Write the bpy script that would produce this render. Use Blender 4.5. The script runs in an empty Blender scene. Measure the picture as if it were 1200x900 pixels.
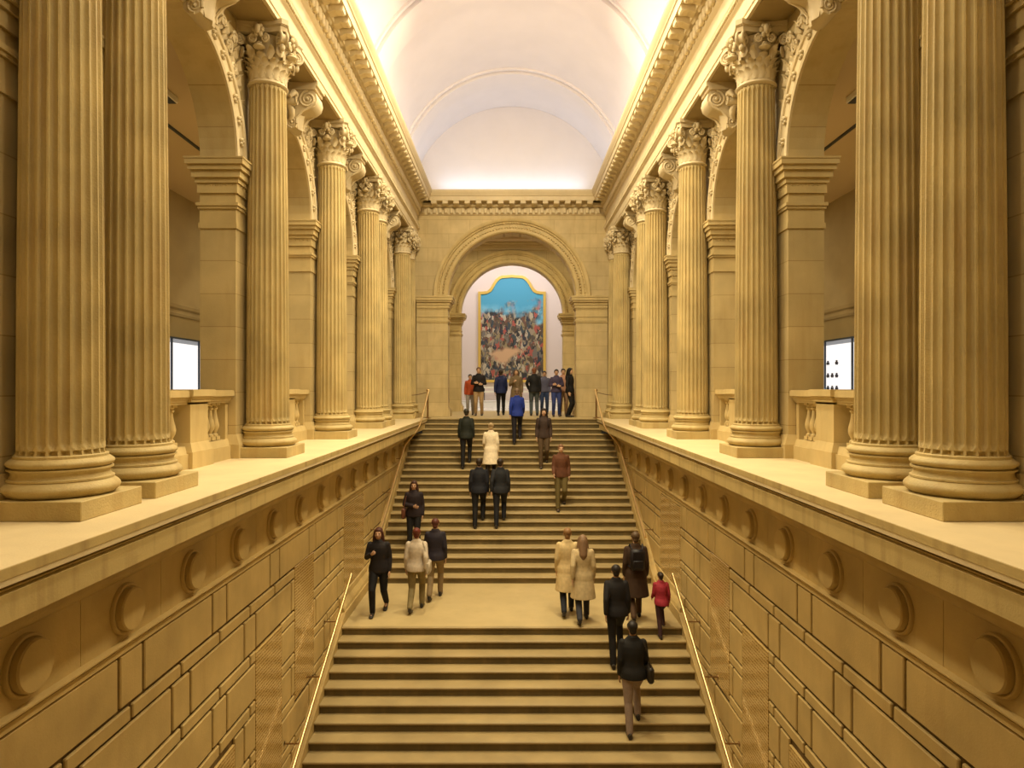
import bpy, bmesh, math, random
from mathutils import Vector, Matrix, Quaternion
random.seed(7)
PI = math.pi
SC = bpy.context.scene
COL = SC.collection

# ------------------------------------------------------------------ materials
def nt(mat):
    mat.use_nodes = True
    n = mat.node_tree; n.nodes.clear()
    out = n.nodes.new('ShaderNodeOutputMaterial')
    b = n.nodes.new('ShaderNodeBsdfPrincipled')
    n.links.new(b.outputs[0], out.inputs[0])
    return n, b

def plain(name, col, rough=.6, metal=0, noise=0.0, scale=8, bump=0.0, spec=.5):
    m = bpy.data.materials.new(name)
    n, b = nt(m)
    b.inputs['Base Color'].default_value = (*col, 1)
    b.inputs['Roughness'].default_value = rough
    b.inputs['Metallic'].default_value = metal
    b.inputs['Specular IOR Level'].default_value = spec
    if noise > 0 or bump > 0:
        tc = n.nodes.new('ShaderNodeTexCoord')
        t = n.nodes.new('ShaderNodeTexNoise'); t.inputs['Scale'].default_value = scale
        t.inputs['Detail'].default_value = 6
        n.links.new(tc.outputs['Object'], t.inputs['Vector'])
        if noise > 0:
            r = n.nodes.new('ShaderNodeValToRGB')
            r.color_ramp.elements[0].position = .3; r.color_ramp.elements[1].position = .7
            r.color_ramp.elements[0].color = (*[c*(1-noise) for c in col], 1)
            r.color_ramp.elements[1].color = (*[min(1, c*(1+noise)) for c in col], 1)
            n.links.new(t.outputs['Fac'], r.inputs['Fac'])
            n.links.new(r.outputs['Color'], b.inputs['Base Color'])
        if bump > 0:
            bp = n.nodes.new('ShaderNodeBump'); bp.inputs['Strength'].default_value = bump
            bp.inputs['Distance'].default_value = .01
            n.links.new(t.outputs['Fac'], bp.inputs['Height'])
            n.links.new(bp.outputs[0], b.inputs['Normal'])
    return m

def stone(name, col, var=.16, rough=.62, streak=.18, joint=None, joint_axis='YZ', stain=(.42, .27, .10), pores=.25):
    """limestone: broad blotches, vertical stains, fine pores, optional hairline ashlar joints"""
    m = bpy.data.materials.new(name)
    n, b = nt(m); L = n.links
    geo = n.nodes.new('ShaderNodeNewGeometry')
    b.inputs['Roughness'].default_value = rough
    b.inputs['Specular IOR Level'].default_value = .35
    t1 = n.nodes.new('ShaderNodeTexNoise'); t1.inputs['Scale'].default_value = 1.7; t1.inputs['Detail'].default_value = 5
    L.new(geo.outputs['Position'], t1.inputs['Vector'])
    r1 = n.nodes.new('ShaderNodeValToRGB')
    r1.color_ramp.elements[0].position = .28; r1.color_ramp.elements[1].position = .72
    r1.color_ramp.elements[0].color = (*[c*(1-var) for c in col], 1)
    r1.color_ramp.elements[1].color = (*[min(1, c*(1+var*.7)) for c in col], 1)
    L.new(t1.outputs['Fac'], r1.inputs['Fac'])
    mp = n.nodes.new('ShaderNodeMapping'); mp.inputs['Scale'].default_value = (3.2, 3.2, .45)
    L.new(geo.outputs['Position'], mp.inputs['Vector'])
    t2 = n.nodes.new('ShaderNodeTexNoise'); t2.inputs['Scale'].default_value = 2.2; t2.inputs['Detail'].default_value = 7
    L.new(mp.outputs[0], t2.inputs['Vector'])
    r2 = n.nodes.new('ShaderNodeValToRGB')
    r2.color_ramp.elements[0].position = .5; r2.color_ramp.elements[1].position = .78
    r2.color_ramp.elements[0].color = (0, 0, 0, 1); r2.color_ramp.elements[1].color = (streak*2, streak*2, streak*2, 1)
    L.new(t2.outputs['Fac'], r2.inputs['Fac'])
    mx = n.nodes.new('ShaderNodeMix'); mx.data_type = 'RGBA'
    L.new(r2.outputs['Color'], mx.inputs[0]); L.new(r1.outputs['Color'], mx.inputs[6])
    mx.inputs[7].default_value = (*stain, 1)
    cur = mx.outputs[2]
    t3 = n.nodes.new('ShaderNodeTexNoise'); t3.inputs['Scale'].default_value = 55; t3.inputs['Detail'].default_value = 3
    L.new(geo.outputs['Position'], t3.inputs['Vector'])
    bp = n.nodes.new('ShaderNodeBump'); bp.inputs['Strength'].default_value = pores; bp.inputs['Distance'].default_value = .006
    L.new(t3.outputs['Fac'], bp.inputs['Height'])
    if joint:
        sx = n.nodes.new('ShaderNodeSeparateXYZ'); L.new(geo.outputs['Position'], sx.inputs[0])
        cb = n.nodes.new('ShaderNodeCombineXYZ')
        if joint_axis == 'YZ':
            ad = n.nodes.new('ShaderNodeMath'); ad.operation = 'ADD'
            L.new(sx.outputs['X'], ad.inputs[0]); L.new(sx.outputs['Y'], ad.inputs[1])
            L.new(ad.outputs[0], cb.inputs[0])
        else:
            L.new(sx.outputs['X'], cb.inputs[0])
        L.new(sx.outputs['Z'], cb.inputs[1])
        bk = n.nodes.new('ShaderNodeTexBrick')
        bk.inputs['Scale'].default_value = 1
        bk.inputs['Brick Width'].default_value = joint[0]; bk.inputs['Row Height'].default_value = joint[1]
        bk.inputs['Mortar Size'].default_value = .006; bk.inputs['Mortar Smooth'].default_value = .3
        bk.inputs['Color1'].default_value = (1, 1, 1, 1); bk.inputs['Color2'].default_value = (.9, .89, .87, 1)
        bk.inputs['Mortar'].default_value = (.66, .6, .5, 1)
        L.new(cb.outputs[0], bk.inputs['Vector'])
        mm = n.nodes.new('ShaderNodeMix'); mm.data_type = 'RGBA'; mm.blend_type = 'MULTIPLY'; mm.inputs[0].default_value = 1
        L.new(cur, mm.inputs[6]); L.new(bk.outputs['Color'], mm.inputs[7]); cur = mm.outputs[2]
    L.new(cur, b.inputs['Base Color']); L.new(bp.outputs[0], b.inputs['Normal'])
    return m

def emit(name, col, st):
    m = bpy.data.materials.new(name); m.use_nodes = True
    n = m.node_tree; n.nodes.clear()
    o = n.nodes.new('ShaderNodeOutputMaterial'); e = n.nodes.new('ShaderNodeEmission')
    e.inputs[0].default_value = (*col, 1); e.inputs[1].default_value = st
    n.links.new(e.outputs[0], o.inputs[0]); return m

ST = (.58, .44, .20)
M = {}
M['stone'] = stone('limestone', ST)
M['column'] = stone('column_limestone', (.56, .43, .19), var=.24, streak=.34, pores=.8)
M['carved'] = stone('carved_limestone', (.66, .54, .33), var=.08, streak=.06, stain=(.35, .24, .12))
M['ashlar'] = stone('ashlar_limestone', (.58, .45, .22), joint=(50, .47))
M['ashlar_end'] = stone('end_wall_limestone', (.62, .48, .24), joint=(1.5, .50), joint_axis='XZ')
M['entab'] = stone('entablature_limestone', (.72, .59, .36), var=.06, streak=.05)
M['soffit'] = stone('soffit_shade_limestone', (.36, .26, .11), streak=.05)  # shade under the entablature put into a darker stone colour
M['block'] = stone('rusticated_limestone', (.54, .385, .15), var=.2, streak=.2, rough=.5, pores=.3)
M['groove'] = stone('groove_shade_limestone', (.12, .075, .025), var=.2)  # groove backs coloured dark to deepen the shade between blocks
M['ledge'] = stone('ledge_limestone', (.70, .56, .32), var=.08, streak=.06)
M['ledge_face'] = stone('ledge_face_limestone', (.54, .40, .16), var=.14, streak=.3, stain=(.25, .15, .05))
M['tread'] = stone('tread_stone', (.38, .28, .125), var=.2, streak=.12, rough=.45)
M['riser'] = stone('riser_shade_stone', (.15, .11, .045), var=.3, streak=.1, rough=.5)  # same stone as the treads, darkened to carry the shade on the risers
M['floor'] = stone('landing_stone', (.50, .38, .18), var=.1, streak=.08, rough=.4, stain=(.35, .22, .08))
M['vault'] = plain('vault_plaster', (.89, .80, .77), .85, noise=.02, scale=1.5)
M['gallery'] = plain('gallery_plaster', (.42, .32, .16), .8, noise=.06, scale=2)
M['gallery_low'] = plain('gallery_panel', (.38, .28, .12), .7, noise=.05, scale=2)
M['gallery_ceiling'] = plain('gallery_ceiling_plaster', (.62, .47, .27), .8)
M['brass'] = plain('polished_brass', (.80, .58, .28), .36, 1)
M['bracket'] = plain('dark_brass', (.35, .22, .10), .35, 1)
M['white'] = plain('white_wall_paint', (.78, .68, .62), .8)
M['white_floor'] = plain('pale_floor', (.8, .76, .7), .25)
M['bluegrey'] = plain('painted_metal', (.03, .05, .09), .4)
M['gold'] = plain('gilt_frame', (.85, .62, .16), .35, .6)
M['rope'] = plain('rope', (.10, .05, .02), .8)
M['caseback'] = emit('lit_case_back', (1, .95, .90), 1.15)
M['track'] = plain('track', (.03, .03, .03), .5)
M['fixture'] = plain('fixture', (.85, .8, .7), .5)
M['dark'] = plain('dark_object', (.06, .06, .09), .5)
g = bpy.data.materials.new('glass'); n, b = nt(g)
b.inputs['Transmission Weight'].default_value = 1; b.inputs['Roughness'].default_value = 0; b.inputs['IOR'].default_value = 1.05
b.inputs['Base Color'].default_value = (1, 1, 1, 1)
M['glass'] = g

# engraved panel: rows of small gilt marks, glossy
def engraved():
    m = bpy.data.materials.new('engraved_panel'); n, b = nt(m); L = n.links
    geo = n.nodes.new('ShaderNodeNewGeometry'); sx = n.nodes.new('ShaderNodeSeparateXYZ'); L.new(geo.outputs['Position'], sx.inputs[0])
    cb = n.nodes.new('ShaderNodeCombineXYZ'); L.new(sx.outputs['Y'], cb.inputs[0]); L.new(sx.outputs['Z'], cb.inputs[1])
    def math_(op, a, v=None, l2=None):
        k = n.nodes.new('ShaderNodeMath'); k.operation = op; L.new(a, k.inputs[0])
        if l2 is not None: L.new(l2, k.inputs[1])
        elif v is not None: k.inputs[1].default_value = v
        return k.outputs[0]
    row = math_('MULTIPLY', sx.outputs['Z'], 1/.046)
    fr = math_('FRACT', row)
    inrow = math_('LESS_THAN', fr, .5)
    mp = n.nodes.new('ShaderNodeMapping'); mp.inputs['Scale'].default_value = (34, 1/.046, 1)
    fl = math_('FLOOR', row)
    cb2 = n.nodes.new('ShaderNodeCombineXYZ'); L.new(math_('MULTIPLY', sx.outputs['Y'], 34), cb2.inputs[0]); L.new(math_('MULTIPLY', fl, 7.3), cb2.inputs[1])
    L.new(math_('MULTIPLY', sx.outputs['Z'], 60), cb2.inputs[2])
    t = n.nodes.new('ShaderNodeTexNoise'); t.inputs['Scale'].default_value = 1.6; t.inputs['Detail'].default_value = 2
    L.new(cb2.outputs[0], t.inputs['Vector'])
    on = math_('GREATER_THAN', t.outputs['Fac'], .47)
    mask = math_('MULTIPLY', on, l2=inrow)
    mx = n.nodes.new('ShaderNodeMix'); mx.data_type = 'RGBA'
    L.new(mask, mx.inputs[0]); mx.inputs[6].default_value = (.60, .41, .15, 1); mx.inputs[7].default_value = (.30, .17, .04, 1)
    L.new(mx.outputs[2], b.inputs['Base Color'])
    b.inputs['Roughness'].default_value = .12
    bp = n.nodes.new('ShaderNodeBump'); bp.invert = True; bp.inputs['Strength'].default_value = .6; bp.inputs['Distance'].default_value = .004
    L.new(mask, bp.inputs['Height']); L.new(bp.outputs[0], b.inputs['Normal'])
    return m
M['engraved'] = engraved()

# ------------------------------------------------------------------ mesh builder
class MB:
    def __init__(s): s.v = []; s.f = []
    def add(s, vs, fs):
        o = len(s.v); s.v += [tuple(v) for v in vs]; s.f += [tuple(i+o for i in f) for f in fs]; return s
    def box(s, x0, x1, y0, y1, z0, z1, bev=0):
        if x0 > x1: x0, x1 = x1, x0
        if bev <= 0:
            s.add([(x0,y0,z0),(x1,y0,z0),(x1,y1,z0),(x0,y1,z0),(x0,y0,z1),(x1,y0,z1),(x1,y1,z1),(x0,y1,z1)],
                  [(0,3,2,1),(4,5,6,7),(0,1,5,4),(1,2,6,5),(2,3,7,6),(3,0,4,7)])
        else:
            bm = bmesh.new(); bmesh.ops.create_cube(bm, size=1)
            for v in bm.verts:
                v.co = Vector(((x0+x1)/2+v.co.x*(x1-x0), (y0+y1)/2+v.co.y*(y1-y0), (z0+z1)/2+v.co.z*(z1-z0)))
            bmesh.ops.bevel(bm, geom=bm.edges[:], offset=bev, segments=1, affect='EDGES')
            bm.verts.index_update()
            s.add([v.co[:] for v in bm.verts], [[v.index for v in f.verts] for f in bm.faces]); bm.free()
        return s
    def frustum(s, x0,x1,y0,y1,z0, X0,X1,Y0,Y1,z1):
        return s.add([(x0,y0,z0),(x1,y0,z0),(x1,y1,z0),(x0,y1,z0),(X0,Y0,z1),(X1,Y0,z1),(X1,Y1,z1),(X0,Y1,z1)],
                  [(0,3,2,1),(4,5,6,7),(0,1,5,4),(1,2,6,5),(2,3,7,6),(3,0,4,7)])
    def extrude_y(s, prof, y0, y1):          # closed polygon (x,z)
        n = len(prof)
        vs = [(p[0], y0, p[1]) for p in prof] + [(p[0], y1, p[1]) for p in prof]
        fs = [(i, (i+1) % n, n+(i+1) % n, n+i) for i in range(n)]
        fs += [tuple(range(n))[::-1], tuple(range(n, 2*n))]
        return s.add(vs, fs)
    def extrude_x(s, prof, x0, x1):          # closed polygon (y,z)
        n = len(prof)
        vs = [(x0, p[0], p[1]) for p in prof] + [(x1, p[0], p[1]) for p in prof]
        fs = [(i, (i+1) % n, n+(i+1) % n, n+i) for i in range(n)]
        fs += [tuple(range(n))[::-1], tuple(range(n, 2*n))]
        return s.add(vs, fs)
    def lathe(s, prof, c=(0,0,0), seg=32, axis='Z', a0=0, a1=2*PI, cap=True):
        full = abs(a1-a0-2*PI) < 1e-6
        m = seg if full else seg+1
        vs = []
        for r, h in prof:
            for i in range(m):
                a = a0+(a1-a0)*i/seg
                if axis == 'Z': vs.append((c[0]+r*math.cos(a), c[1]+r*math.sin(a), c[2]+h))
                elif axis == 'X': vs.append((c[0]+h, c[1]+r*math.cos(a), c[2]+r*math.sin(a)))
                else: vs.append((c[0]+r*math.cos(a), c[1]+h, c[2]+r*math.sin(a)))
        fs = []
        for j in range(len(prof)-1):
            for i in range(seg):
                k = (i+1) % m
                fs.append((j*m+i, j*m+k, (j+1)*m+k, (j+1)*m+i))
        if cap and full:
            fs.append(tuple(range(m))[::-1]); fs.append(tuple(range((len(prof)-1)*m, len(prof)*m)))
        return s.add(vs, fs)
    def tube(s, pts, r, seg=8, caps=True):
        pts = [Vector(p) for p in pts]; n = len(pts)
        rs = r if isinstance(r, (list, tuple)) else [r]*n
        up = None; vs = []
        for i, p in enumerate(pts):
            t = (pts[min(i+1, n-1)]-pts[max(i-1, 0)]).normalized()
            if up is None:
                up = Vector((0,0,1)) if abs(t.z) < .9 else Vector((1,0,0))
            a = t.cross(up)
            if a.length < 1e-5: a = t.cross(Vector((0,1,0)))
            a.normalize(); b_ = a.cross(t).normalized(); up = b_
            for k in range(seg):
                q = 2*PI*k/seg
                vs.append(p+a*math.cos(q)*rs[i]+b_*math.sin(q)*rs[i])
        fs = []
        for i in range(n-1):
            for k in range(seg):
                l = (k+1) % seg
                fs.append((i*seg+k, i*seg+l, (i+1)*seg+l, (i+1)*seg+k))
        if caps: fs += [tuple(range(seg))[::-1], tuple(range((n-1)*seg, n*seg))]
        return s.add(vs, fs)
    def ell(s, c, r, seg=12, ring=8, mat=None):
        vs = []; fs = []
        for j in range(ring+1):
            ph = PI*j/ring
            for i in range(seg):
                a = 2*PI*i/seg
                v = Vector((r[0]*math.sin(ph)*math.cos(a), r[1]*math.sin(ph)*math.sin(a), r[2]*math.cos(ph)))
                if mat: v = mat @ v
                vs.append(Vector(c)+v)
        for j in range(ring):
            for i in range(seg):
                k = (i+1) % seg
                fs.append((j*seg+i, (j+1)*seg+i, (j+1)*seg+k, j*seg+k))
        return s.add(vs, fs)
    def leaf(s, base, up, out, w, h, curl, thick=.012, n=7):
        """bent acanthus-like leaf, closed thickness, ribbed and lobed"""
        up = Vector(up).normalized(); out = Vector(out).normalized(); side = up.cross(out).normalized()
        base = Vector(base); A = []; B = []
        us = (-1, -.55, 0, .55, 1)
        for i in range(n):
            t = i/(n-1)
            ang = curl*max(0, t-.45)/.55
            rise = t*h if t < .6 else .6*h+(t-.6)*h*math.cos(ang)*.9
            o = .0 + t*t*h*.12 + (0 if t < .5 else (t-.5)**1.6*h*curl*.75)
            lob = 1+.14*math.sin(t*PI*5)
            ww = w*.5*(.75+.5*math.sin(PI*min(1, t*1.15)))*lob*(1 if t < .8 else (1-(t-.8)*3.2))
            for u in us:
                rib = thick*(1.1-.7*abs(u))
                p = base+up*rise+out*(o-abs(u)*w*.10)+side*(u*ww)
                A.append(p+out*rib); B.append(p-out*thick*.4)
        m = len(us); fs = []
        for i in range(n-1):
            for k in range(m-1):
                fs.append((i*m+k, i*m+k+1, (i+1)*m+k+1, (i+1)*m+k))
        N = n*m
        fs2 = [tuple(q+N for q in f[::-1]) for f in fs]
        rim = []
        for i in range(n-1):
            rim.append((i*m, (i+1)*m, N+(i+1)*m, N+i*m)); rim.append((i*m+m-1, N+i*m+m-1, N+(i+1)*m+m-1, (i+1)*m+m-1))
        for k in range(m-1):
            rim.append(((n-1)*m+k, (n-1)*m+k+1, N+(n-1)*m+k+1, N+(n-1)*m+k)); rim.append((k, N+k, N+k+1, k+1))
        return s.add(A+B, fs+fs2+rim)
    def spiral(s, c, axis, rad, turns=2.1, r=.018, start=0, sgn=1, n=34, seg=6):
        """scroll: tube winding in the plane normal to axis"""
        ax = Vector(axis).normalized(); u = Vector((0,0,1)); w = ax.cross(u).normalized(); u = w.cross(ax)
        pts = []; rs = []
        for i in range(n):
            t = i/(n-1); a = start+sgn*turns*2*PI*t; q = rad*(1-.86*t)
            pts.append(Vector(c)+w*math.cos(a)*q+u*math.sin(a)*q); rs.append(r*(1-.5*t))
        return s.tube(pts, rs, seg)
    def mirror(s):
        s.v = [(-v[0], v[1], v[2]) for v in s.v]; s.f = [f[::-1] for f in s.f]; return s

def link_mesh(name, me, mat, parent=None, loc=None):
    o = bpy.data.objects.new(name, me); COL.objects.link(o)
    if parent is not None: o.parent = parent
    if loc is not None: o.location = loc
    return o
def obj(name, mb, mat, parent=None, smooth=None, local=False):
    vs = mb.v
    if parent is not None and not local:
        off = Vector((0, 0, 0)); p = parent
        while p is not None: off += p.location; p = p.parent
        vs = [(v[0]-off.x, v[1]-off.y, v[2]-off.z) for v in vs]
    me = bpy.data.meshes.new(name); me.from_pydata(vs, [], mb.f); me.update()
    if mat is not None: me.materials.append(M[mat] if isinstance(mat, str) else mat)
    if smooth is not None:
        me.polygons.foreach_set('use_smooth', [True]*len(me.polygons))
        me.set_sharp_from_angle(angle=math.radians(smooth))
    o = bpy.data.objects.new(name, me); COL.objects.link(o)
    if parent is not None: o.parent = parent
    return o
def struct(name, mb, mat, parent=None, smooth=None):
    o = obj(name, mb, mat, parent, smooth)
    if parent is None: o['kind'] = 'structure'
    return o
def empty(name, loc=(0,0,0), rz=0):
    o = bpy.data.objects.new(name, None); COL.objects.link(o); o.location = loc; o.rotation_euler = (0,0,rz)
    o.empty_display_size = .2; return o
def tag(o, label, cat, group=None):
    o['label'] = label; o['category'] = cat
    if group: o['group'] = group
    return o
def copy_tree(o, parent=None):
    c = o.copy(); COL.objects.link(c)
    if parent is not None: c.parent = parent
    for ch in list(o.children): copy_tree(ch, c)
    return c

# ------------------------------------------------------------------ dimensions (metres; ledge top z = 0, eye z = 1)
YT = 22.54            # front edge of the upper landing
TU, TL, RI = .318, .30, .15
NU, NL = 23, 17
YLB = YT-22*TU        # back of middle landing (foot of last riser)
YLF = 12.71           # front edge of the middle landing
ZL = -NU*RI           # -3.45
XS = 3.17             # half width of stairs
XW = 3.30             # stair wall face
XLED = 2.803          # ledge outer edge
XC = 3.63             # column centre line
XA = 3.94             # arcade wall face
XAB = 4.45            # arcade wall back
XG = 7.9              # gallery wall
YE = 24.3             # end wall
ZA = 6.28             # architrave underside
Y0 = -2.5             # back end of what is built
SIDES = ((-1, 'left'), (1, 'right'))
sg = lambda mb, s: mb.mirror() if s > 0 else mb     # everything sided is written for the left (x<0)

# ------------------------------------------------------------------ floors
mb = MB(); mb.box(-9, 9, YT+.34, 30.2, -.35, 0); mb.box(-3.0, 3.0, YT+.10, YT+.35, -.35, 0)
struct('floor', mb, 'floor')
mb = MB(); mb.box(-9, 9, 30.2, 36.6, -.35, 0)
struct('floor', mb, 'white_floor')
mb = MB(); mb.box(-XS+.003, XS-.003, YLF+.058, YLB+.03, ZL-.3, ZL)
for x in (-1.9, -.62, .66, 1.95): mb.box(x-.004, x+.004, YLF+.02, YLB, ZL, ZL+.0012)
struct('floor', mb, 'floor')
mb = MB(); mb.box(-XS-.3, XS+.3, Y0, YLF-NL*TL+.05, ZL-NL*RI-RI-.3, ZL-NL*RI-RI)
struct('floor', mb, 'floor')

# ------------------------------------------------------------------ staircases
def flight(name, ytop, ztop, nr, t, label, depth_last, top_flight=False):
    root = empty(name, (0, ytop-nr*t, ztop-nr*RI))
    for k in range(nr):                      # k-th riser from the top; nosing at ytop-k*t, z ztop-k*RI
        y = ytop-k*t; z = ztop-k*RI
        back = y+t+.04 if k else y+depth_last
        widths = XS-.004 if not top_flight or k > 2 else (2.80, 2.86, 2.885)[k]
        tr = MB()
        tr.extrude_x([(y, z-.012), (y+.012, z), (back, z), (back, z-.045), (y+.02, z-.045), (y, z-.033)], -widths, widths)
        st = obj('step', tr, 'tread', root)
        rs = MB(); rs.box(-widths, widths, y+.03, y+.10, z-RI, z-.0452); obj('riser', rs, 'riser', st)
    return tag(root, label, 'staircase')
flight('staircase', YT, 0, NU, TU, 'upper broad stone stair flight rising to the landing before the big arch', .098, True)
flight('staircase', YLF, ZL, NL+1, TL, 'lower broad stone stair flight below the middle landing, nearest the viewer', .06)

# ------------------------------------------------------------------ stair side walls
def sub_rects(r, holes):
    out = [r]
    for (a0, a1, b0, b1) in holes:
        nxt = []
        for (y0, y1, z0, z1) in out:
            if a1 <= y0 or a0 >= y1 or b1 <= z0 or b0 >= z1: nxt.append((y0, y1, z0, z1)); continue
            if y0 < a0: nxt.append((y0, a0-.012, z0, z1))
            if y1 > a1: nxt.append((a1+.012, y1, z0, z1))
            yy0, yy1 = max(y0, a0), min(y1, a1)
            if z0 < b0: nxt.append((yy0, yy1, z0, b0-.012))
            if z1 > b1: nxt.append((yy0, yy1, b1+.012, z1))
        out = nxt
    return [q for q in out if q[1]-q[0] > .06 and q[3]-q[2] > .05]
PANELS = [(7.15, 8.13, -6.6, -3.24), (8.80, 9.78, -6.2, -2.40), (10.38, 11.36, -3.74, -1.72), (13.40, 15.20, -3.0, -1.34)]
Z0W = -1.27           # top of first block course
zz = Z0W; courses = []
for i in range(11):
    courses.append((zz-.441, zz, 'tall', i)); zz -= .441+.038
    courses.append((zz-.125, zz, 'thin', i)); zz -= .125+.032
def stair_wall(s, side):
    mb = MB(); mb.box(-XW-.4, -XW-.034, Y0, YT+.32, -7.6, -.08)
    root = struct('wall_'+side, sg(mb, s), 'groove')
    bl = MB(); gp = .022
    P = 1.79
    for (z0, z1, kind, i) in courses:
        y = 4.14-P*4
        cells = []
        while y < YT:
            if kind == 'tall':
                c = y if i % 2 == 0 else y+P/2
                cells += [(c-.19, c+.19), (c+.19, c+P-.19)]
            else:
                cells += [(y, y+P/2), (y+P/2, y+P)]
            y += P
        for a, b_ in cells:
            a += gp; b_ -= gp
            if b_ < Y0 or a > YT: continue
            for q in sub_rects((max(a, Y0), min(b_, YT+.3), z0, z1), PANELS):
                bl.box(-XW-.035, -XW, q[0], q[1], q[2], q[3], bev=.009)
    obj('block_facing', sg(bl, s), 'block', root)
    for k, (a, b_, c, d) in enumerate(PANELS):
        p = MB()
        if k == 3:
            p.box(-XW-.035, -XW+.002, a, (a+b_)/2-.012, c, d, bev=.004); p.box(-XW-.035, -XW+.002, (a+b_)/2+.012, b_, c, d, bev=.004)
        else: p.box(-XW-.035, -XW+.002, a, b_, c, d, bev=.004)
        obj('inscription_panel', sg(p, s), 'engraved', root)['label'] = 'polished stone panel with dense rows of engraved lettering'
    # string moulding under the frieze
    m2 = MB(); m2.extrude_y([(-XW-.05, -1.13), (-XW+.030, -1.132), (-XW+.055, -1.145), (-XW+.055, -1.155), (-XW+.035, -1.172), (-XW-.004, -1.176), (-XW-.004, -1.186), (-XW+.016, -1.190), (-XW+.016, -1.245), (-XW-.0, -1.252), (-XW-.05, -1.252)], Y0, YT+.3)
    obj('string_moulding', sg(m2, s), 'block', root, 30)
    fr = MB()
    y = 4.03-1.193*5
    while y < YT:
        a, b_ = max(y+.003, Y0), min(y+1.193-.003, YT+.3)
        if b_ > a: fr.box(-XW-.05, -XW, a, b_, -1.14, -.52)
        y += 1.193
    obj('frieze', sg(fr, s), 'block', root)
    cv = MB(); cv.extrude_y([(-XW-.05, -.47), (-XW+.09, -.47), (-XW+.085, -.53), (-XW+.06, -.58), (-XW+.02, -.61), (-XW+.0, -.62), (-XW-.05, -.62)], Y0, YT+.3)
    obj('cove_moulding', sg(cv, s), 'block', root, 40)
    first = None
    for k in range(-5, 16):
        yc = 4.62+1.193*k
        if yc < Y0+.3 or yc > YT-.2: continue
        if first is None:
            r = MB()
            prof = [(.215, -.005), (.215, .018), (.208, .030), (.196, .034), (.186, .030), (.180, .022), (.180, .075), (.170, .088), (.06, .094), (.001, .094)]
            r.lathe(prof, (0, 0, 0), 40, 'X', cap=False)
            if s > 0: r.mirror()
            o = first = obj('roundel', r, 'block', root, 35, local=True)
        else:
            o = first.copy(); COL.objects.link(o); o.parent = root
        o.location = (s*(XW), yc, -.875)
    # sloping kerb and landing base
    kb = MB()
    h = .16
    zu = lambda y: -(YT-y)*RI/TU
    zl = lambda y: ZL-(YLF-y)*RI/TL
    yl2 = YLF-NL*TL
    ks = [(YT+.1, zu(YT+.1)+h), (YLB-.25, ZL+h+.02), (YLB-.25, ZL-.3), (YT+.1, -.6)]
    kb.extrude_x(ks, -XW-.005, -XS+.0)
    obj('kerb', sg(kb, s), 'block', root)
    kb = MB(); kb.extrude_x([(YLB-.25, ZL-.4), (YLB-.25, ZL+.18), (YLF+.3, ZL+.18), (yl2-.6, zl(yl2-.6)+h), (yl2-.6, zl(yl2-.6)-1)], -XW-.005, -XS+.0)
    obj('kerb', sg(kb, s), 'block', root)
    bs = MB(); bs.extrude_y([(-XW-.01, ZL+.18), (-XS-.02, ZL+.18), (-XS-.035, ZL+.24), (-XW+.03, ZL+.33), (-XW+.02, ZL+.43), (-XW-.01, ZL+.45)], YLF+.3, YLB-.25)
    obj('base_moulding', sg(bs, s), 'block', root)
    # ledge: slab, step, fascia
    x = XLED
    lg = MB()
    prof = [(-x, 0), (-x+0, -.062), (-x-.045, -.066), (-x-.045, -.078), (-x-.022, -.084), (-x-.018, -.094), (-x-.03, -.106), (-x-.065, -.112), (-x-.07, -.125), (-x-.045, -.130), (-x-.045, -.140), (-x-.06, -.146), (-x-.034, -.158), (-x-.034, -.325), (-x-.05, -.330), (-x-.05, -.315), (-x-.20, -.315), (-XW+.09, -.40), (-XW-.05, -.46), (-XW-.05, -.14), (-XW-.05, 0)]
    lg.extrude_y(prof, Y0, YT+.36)
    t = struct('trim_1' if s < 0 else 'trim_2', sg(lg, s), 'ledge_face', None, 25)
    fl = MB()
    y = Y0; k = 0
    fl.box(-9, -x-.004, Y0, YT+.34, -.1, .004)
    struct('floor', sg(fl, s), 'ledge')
for s, side in SIDES: stair_wall(s, side)

# ------------------------------------------------------------------ columns
RB, RT_ = .305, .262
def col_radius(z):     # entasis
    t = max(0, min(1, (z-.5)/4.9)); return RB-(RB-RT_)*(t**1.6)
def shaft_mesh():
    mb = MB(); NF = 24; per = 10; n = NF*per
    zs = [.44, .47, .50]; fade = [0, 0, 0]
    for i in range(1, 7): zs.append(.50+.085*i/6); fade.append(math.sin(i/6*PI/2))
    for i in range(1, 22): zs.append(.585+(5.315-.585)*i/21); fade.append(1)
    for i in range(1, 7): zs.append(5.315+.085*i/6); fade.append(math.cos(i/6*PI/2))
    zs.append(5.43); fade.append(0)
    for z, fd in zip(zs, fade):
        R = col_radius(z)
        if z < .5: R += .02*(.5-z)/.06
        for i in range(n):
            u = (i % per)/per; a = 2*PI*i/n
            # fillet between u 0-.12, concave channel otherwise
            w = fd
            c = (u-.5)/.40
            d = math.sqrt(max(0, 1-c*c))*.034 if abs(c) < 1 else 0
            if 0 < fd < 1: d = math.sqrt(max(0, 1-(c/max(.05, fd))**2))*.034*fd if abs(c) < fd else 0
            mb.v.append(((R-d)*math.cos(a), (R-d)*math.sin(a), z))
    for j in range(len(zs)-1):
        for i in range(n):
            k = (i+1) % n
            mb.f.append((j*n+i, j*n+k, (j+1)*n+k, (j+1)*n+i))
    return mb
def arc_prof(r0, z0, z1, bulge, n=8):
    return [(r0+bulge*math.sin(PI*i/n), z0+(z1-z0)*i/n) for i in range(n+1)]
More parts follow.
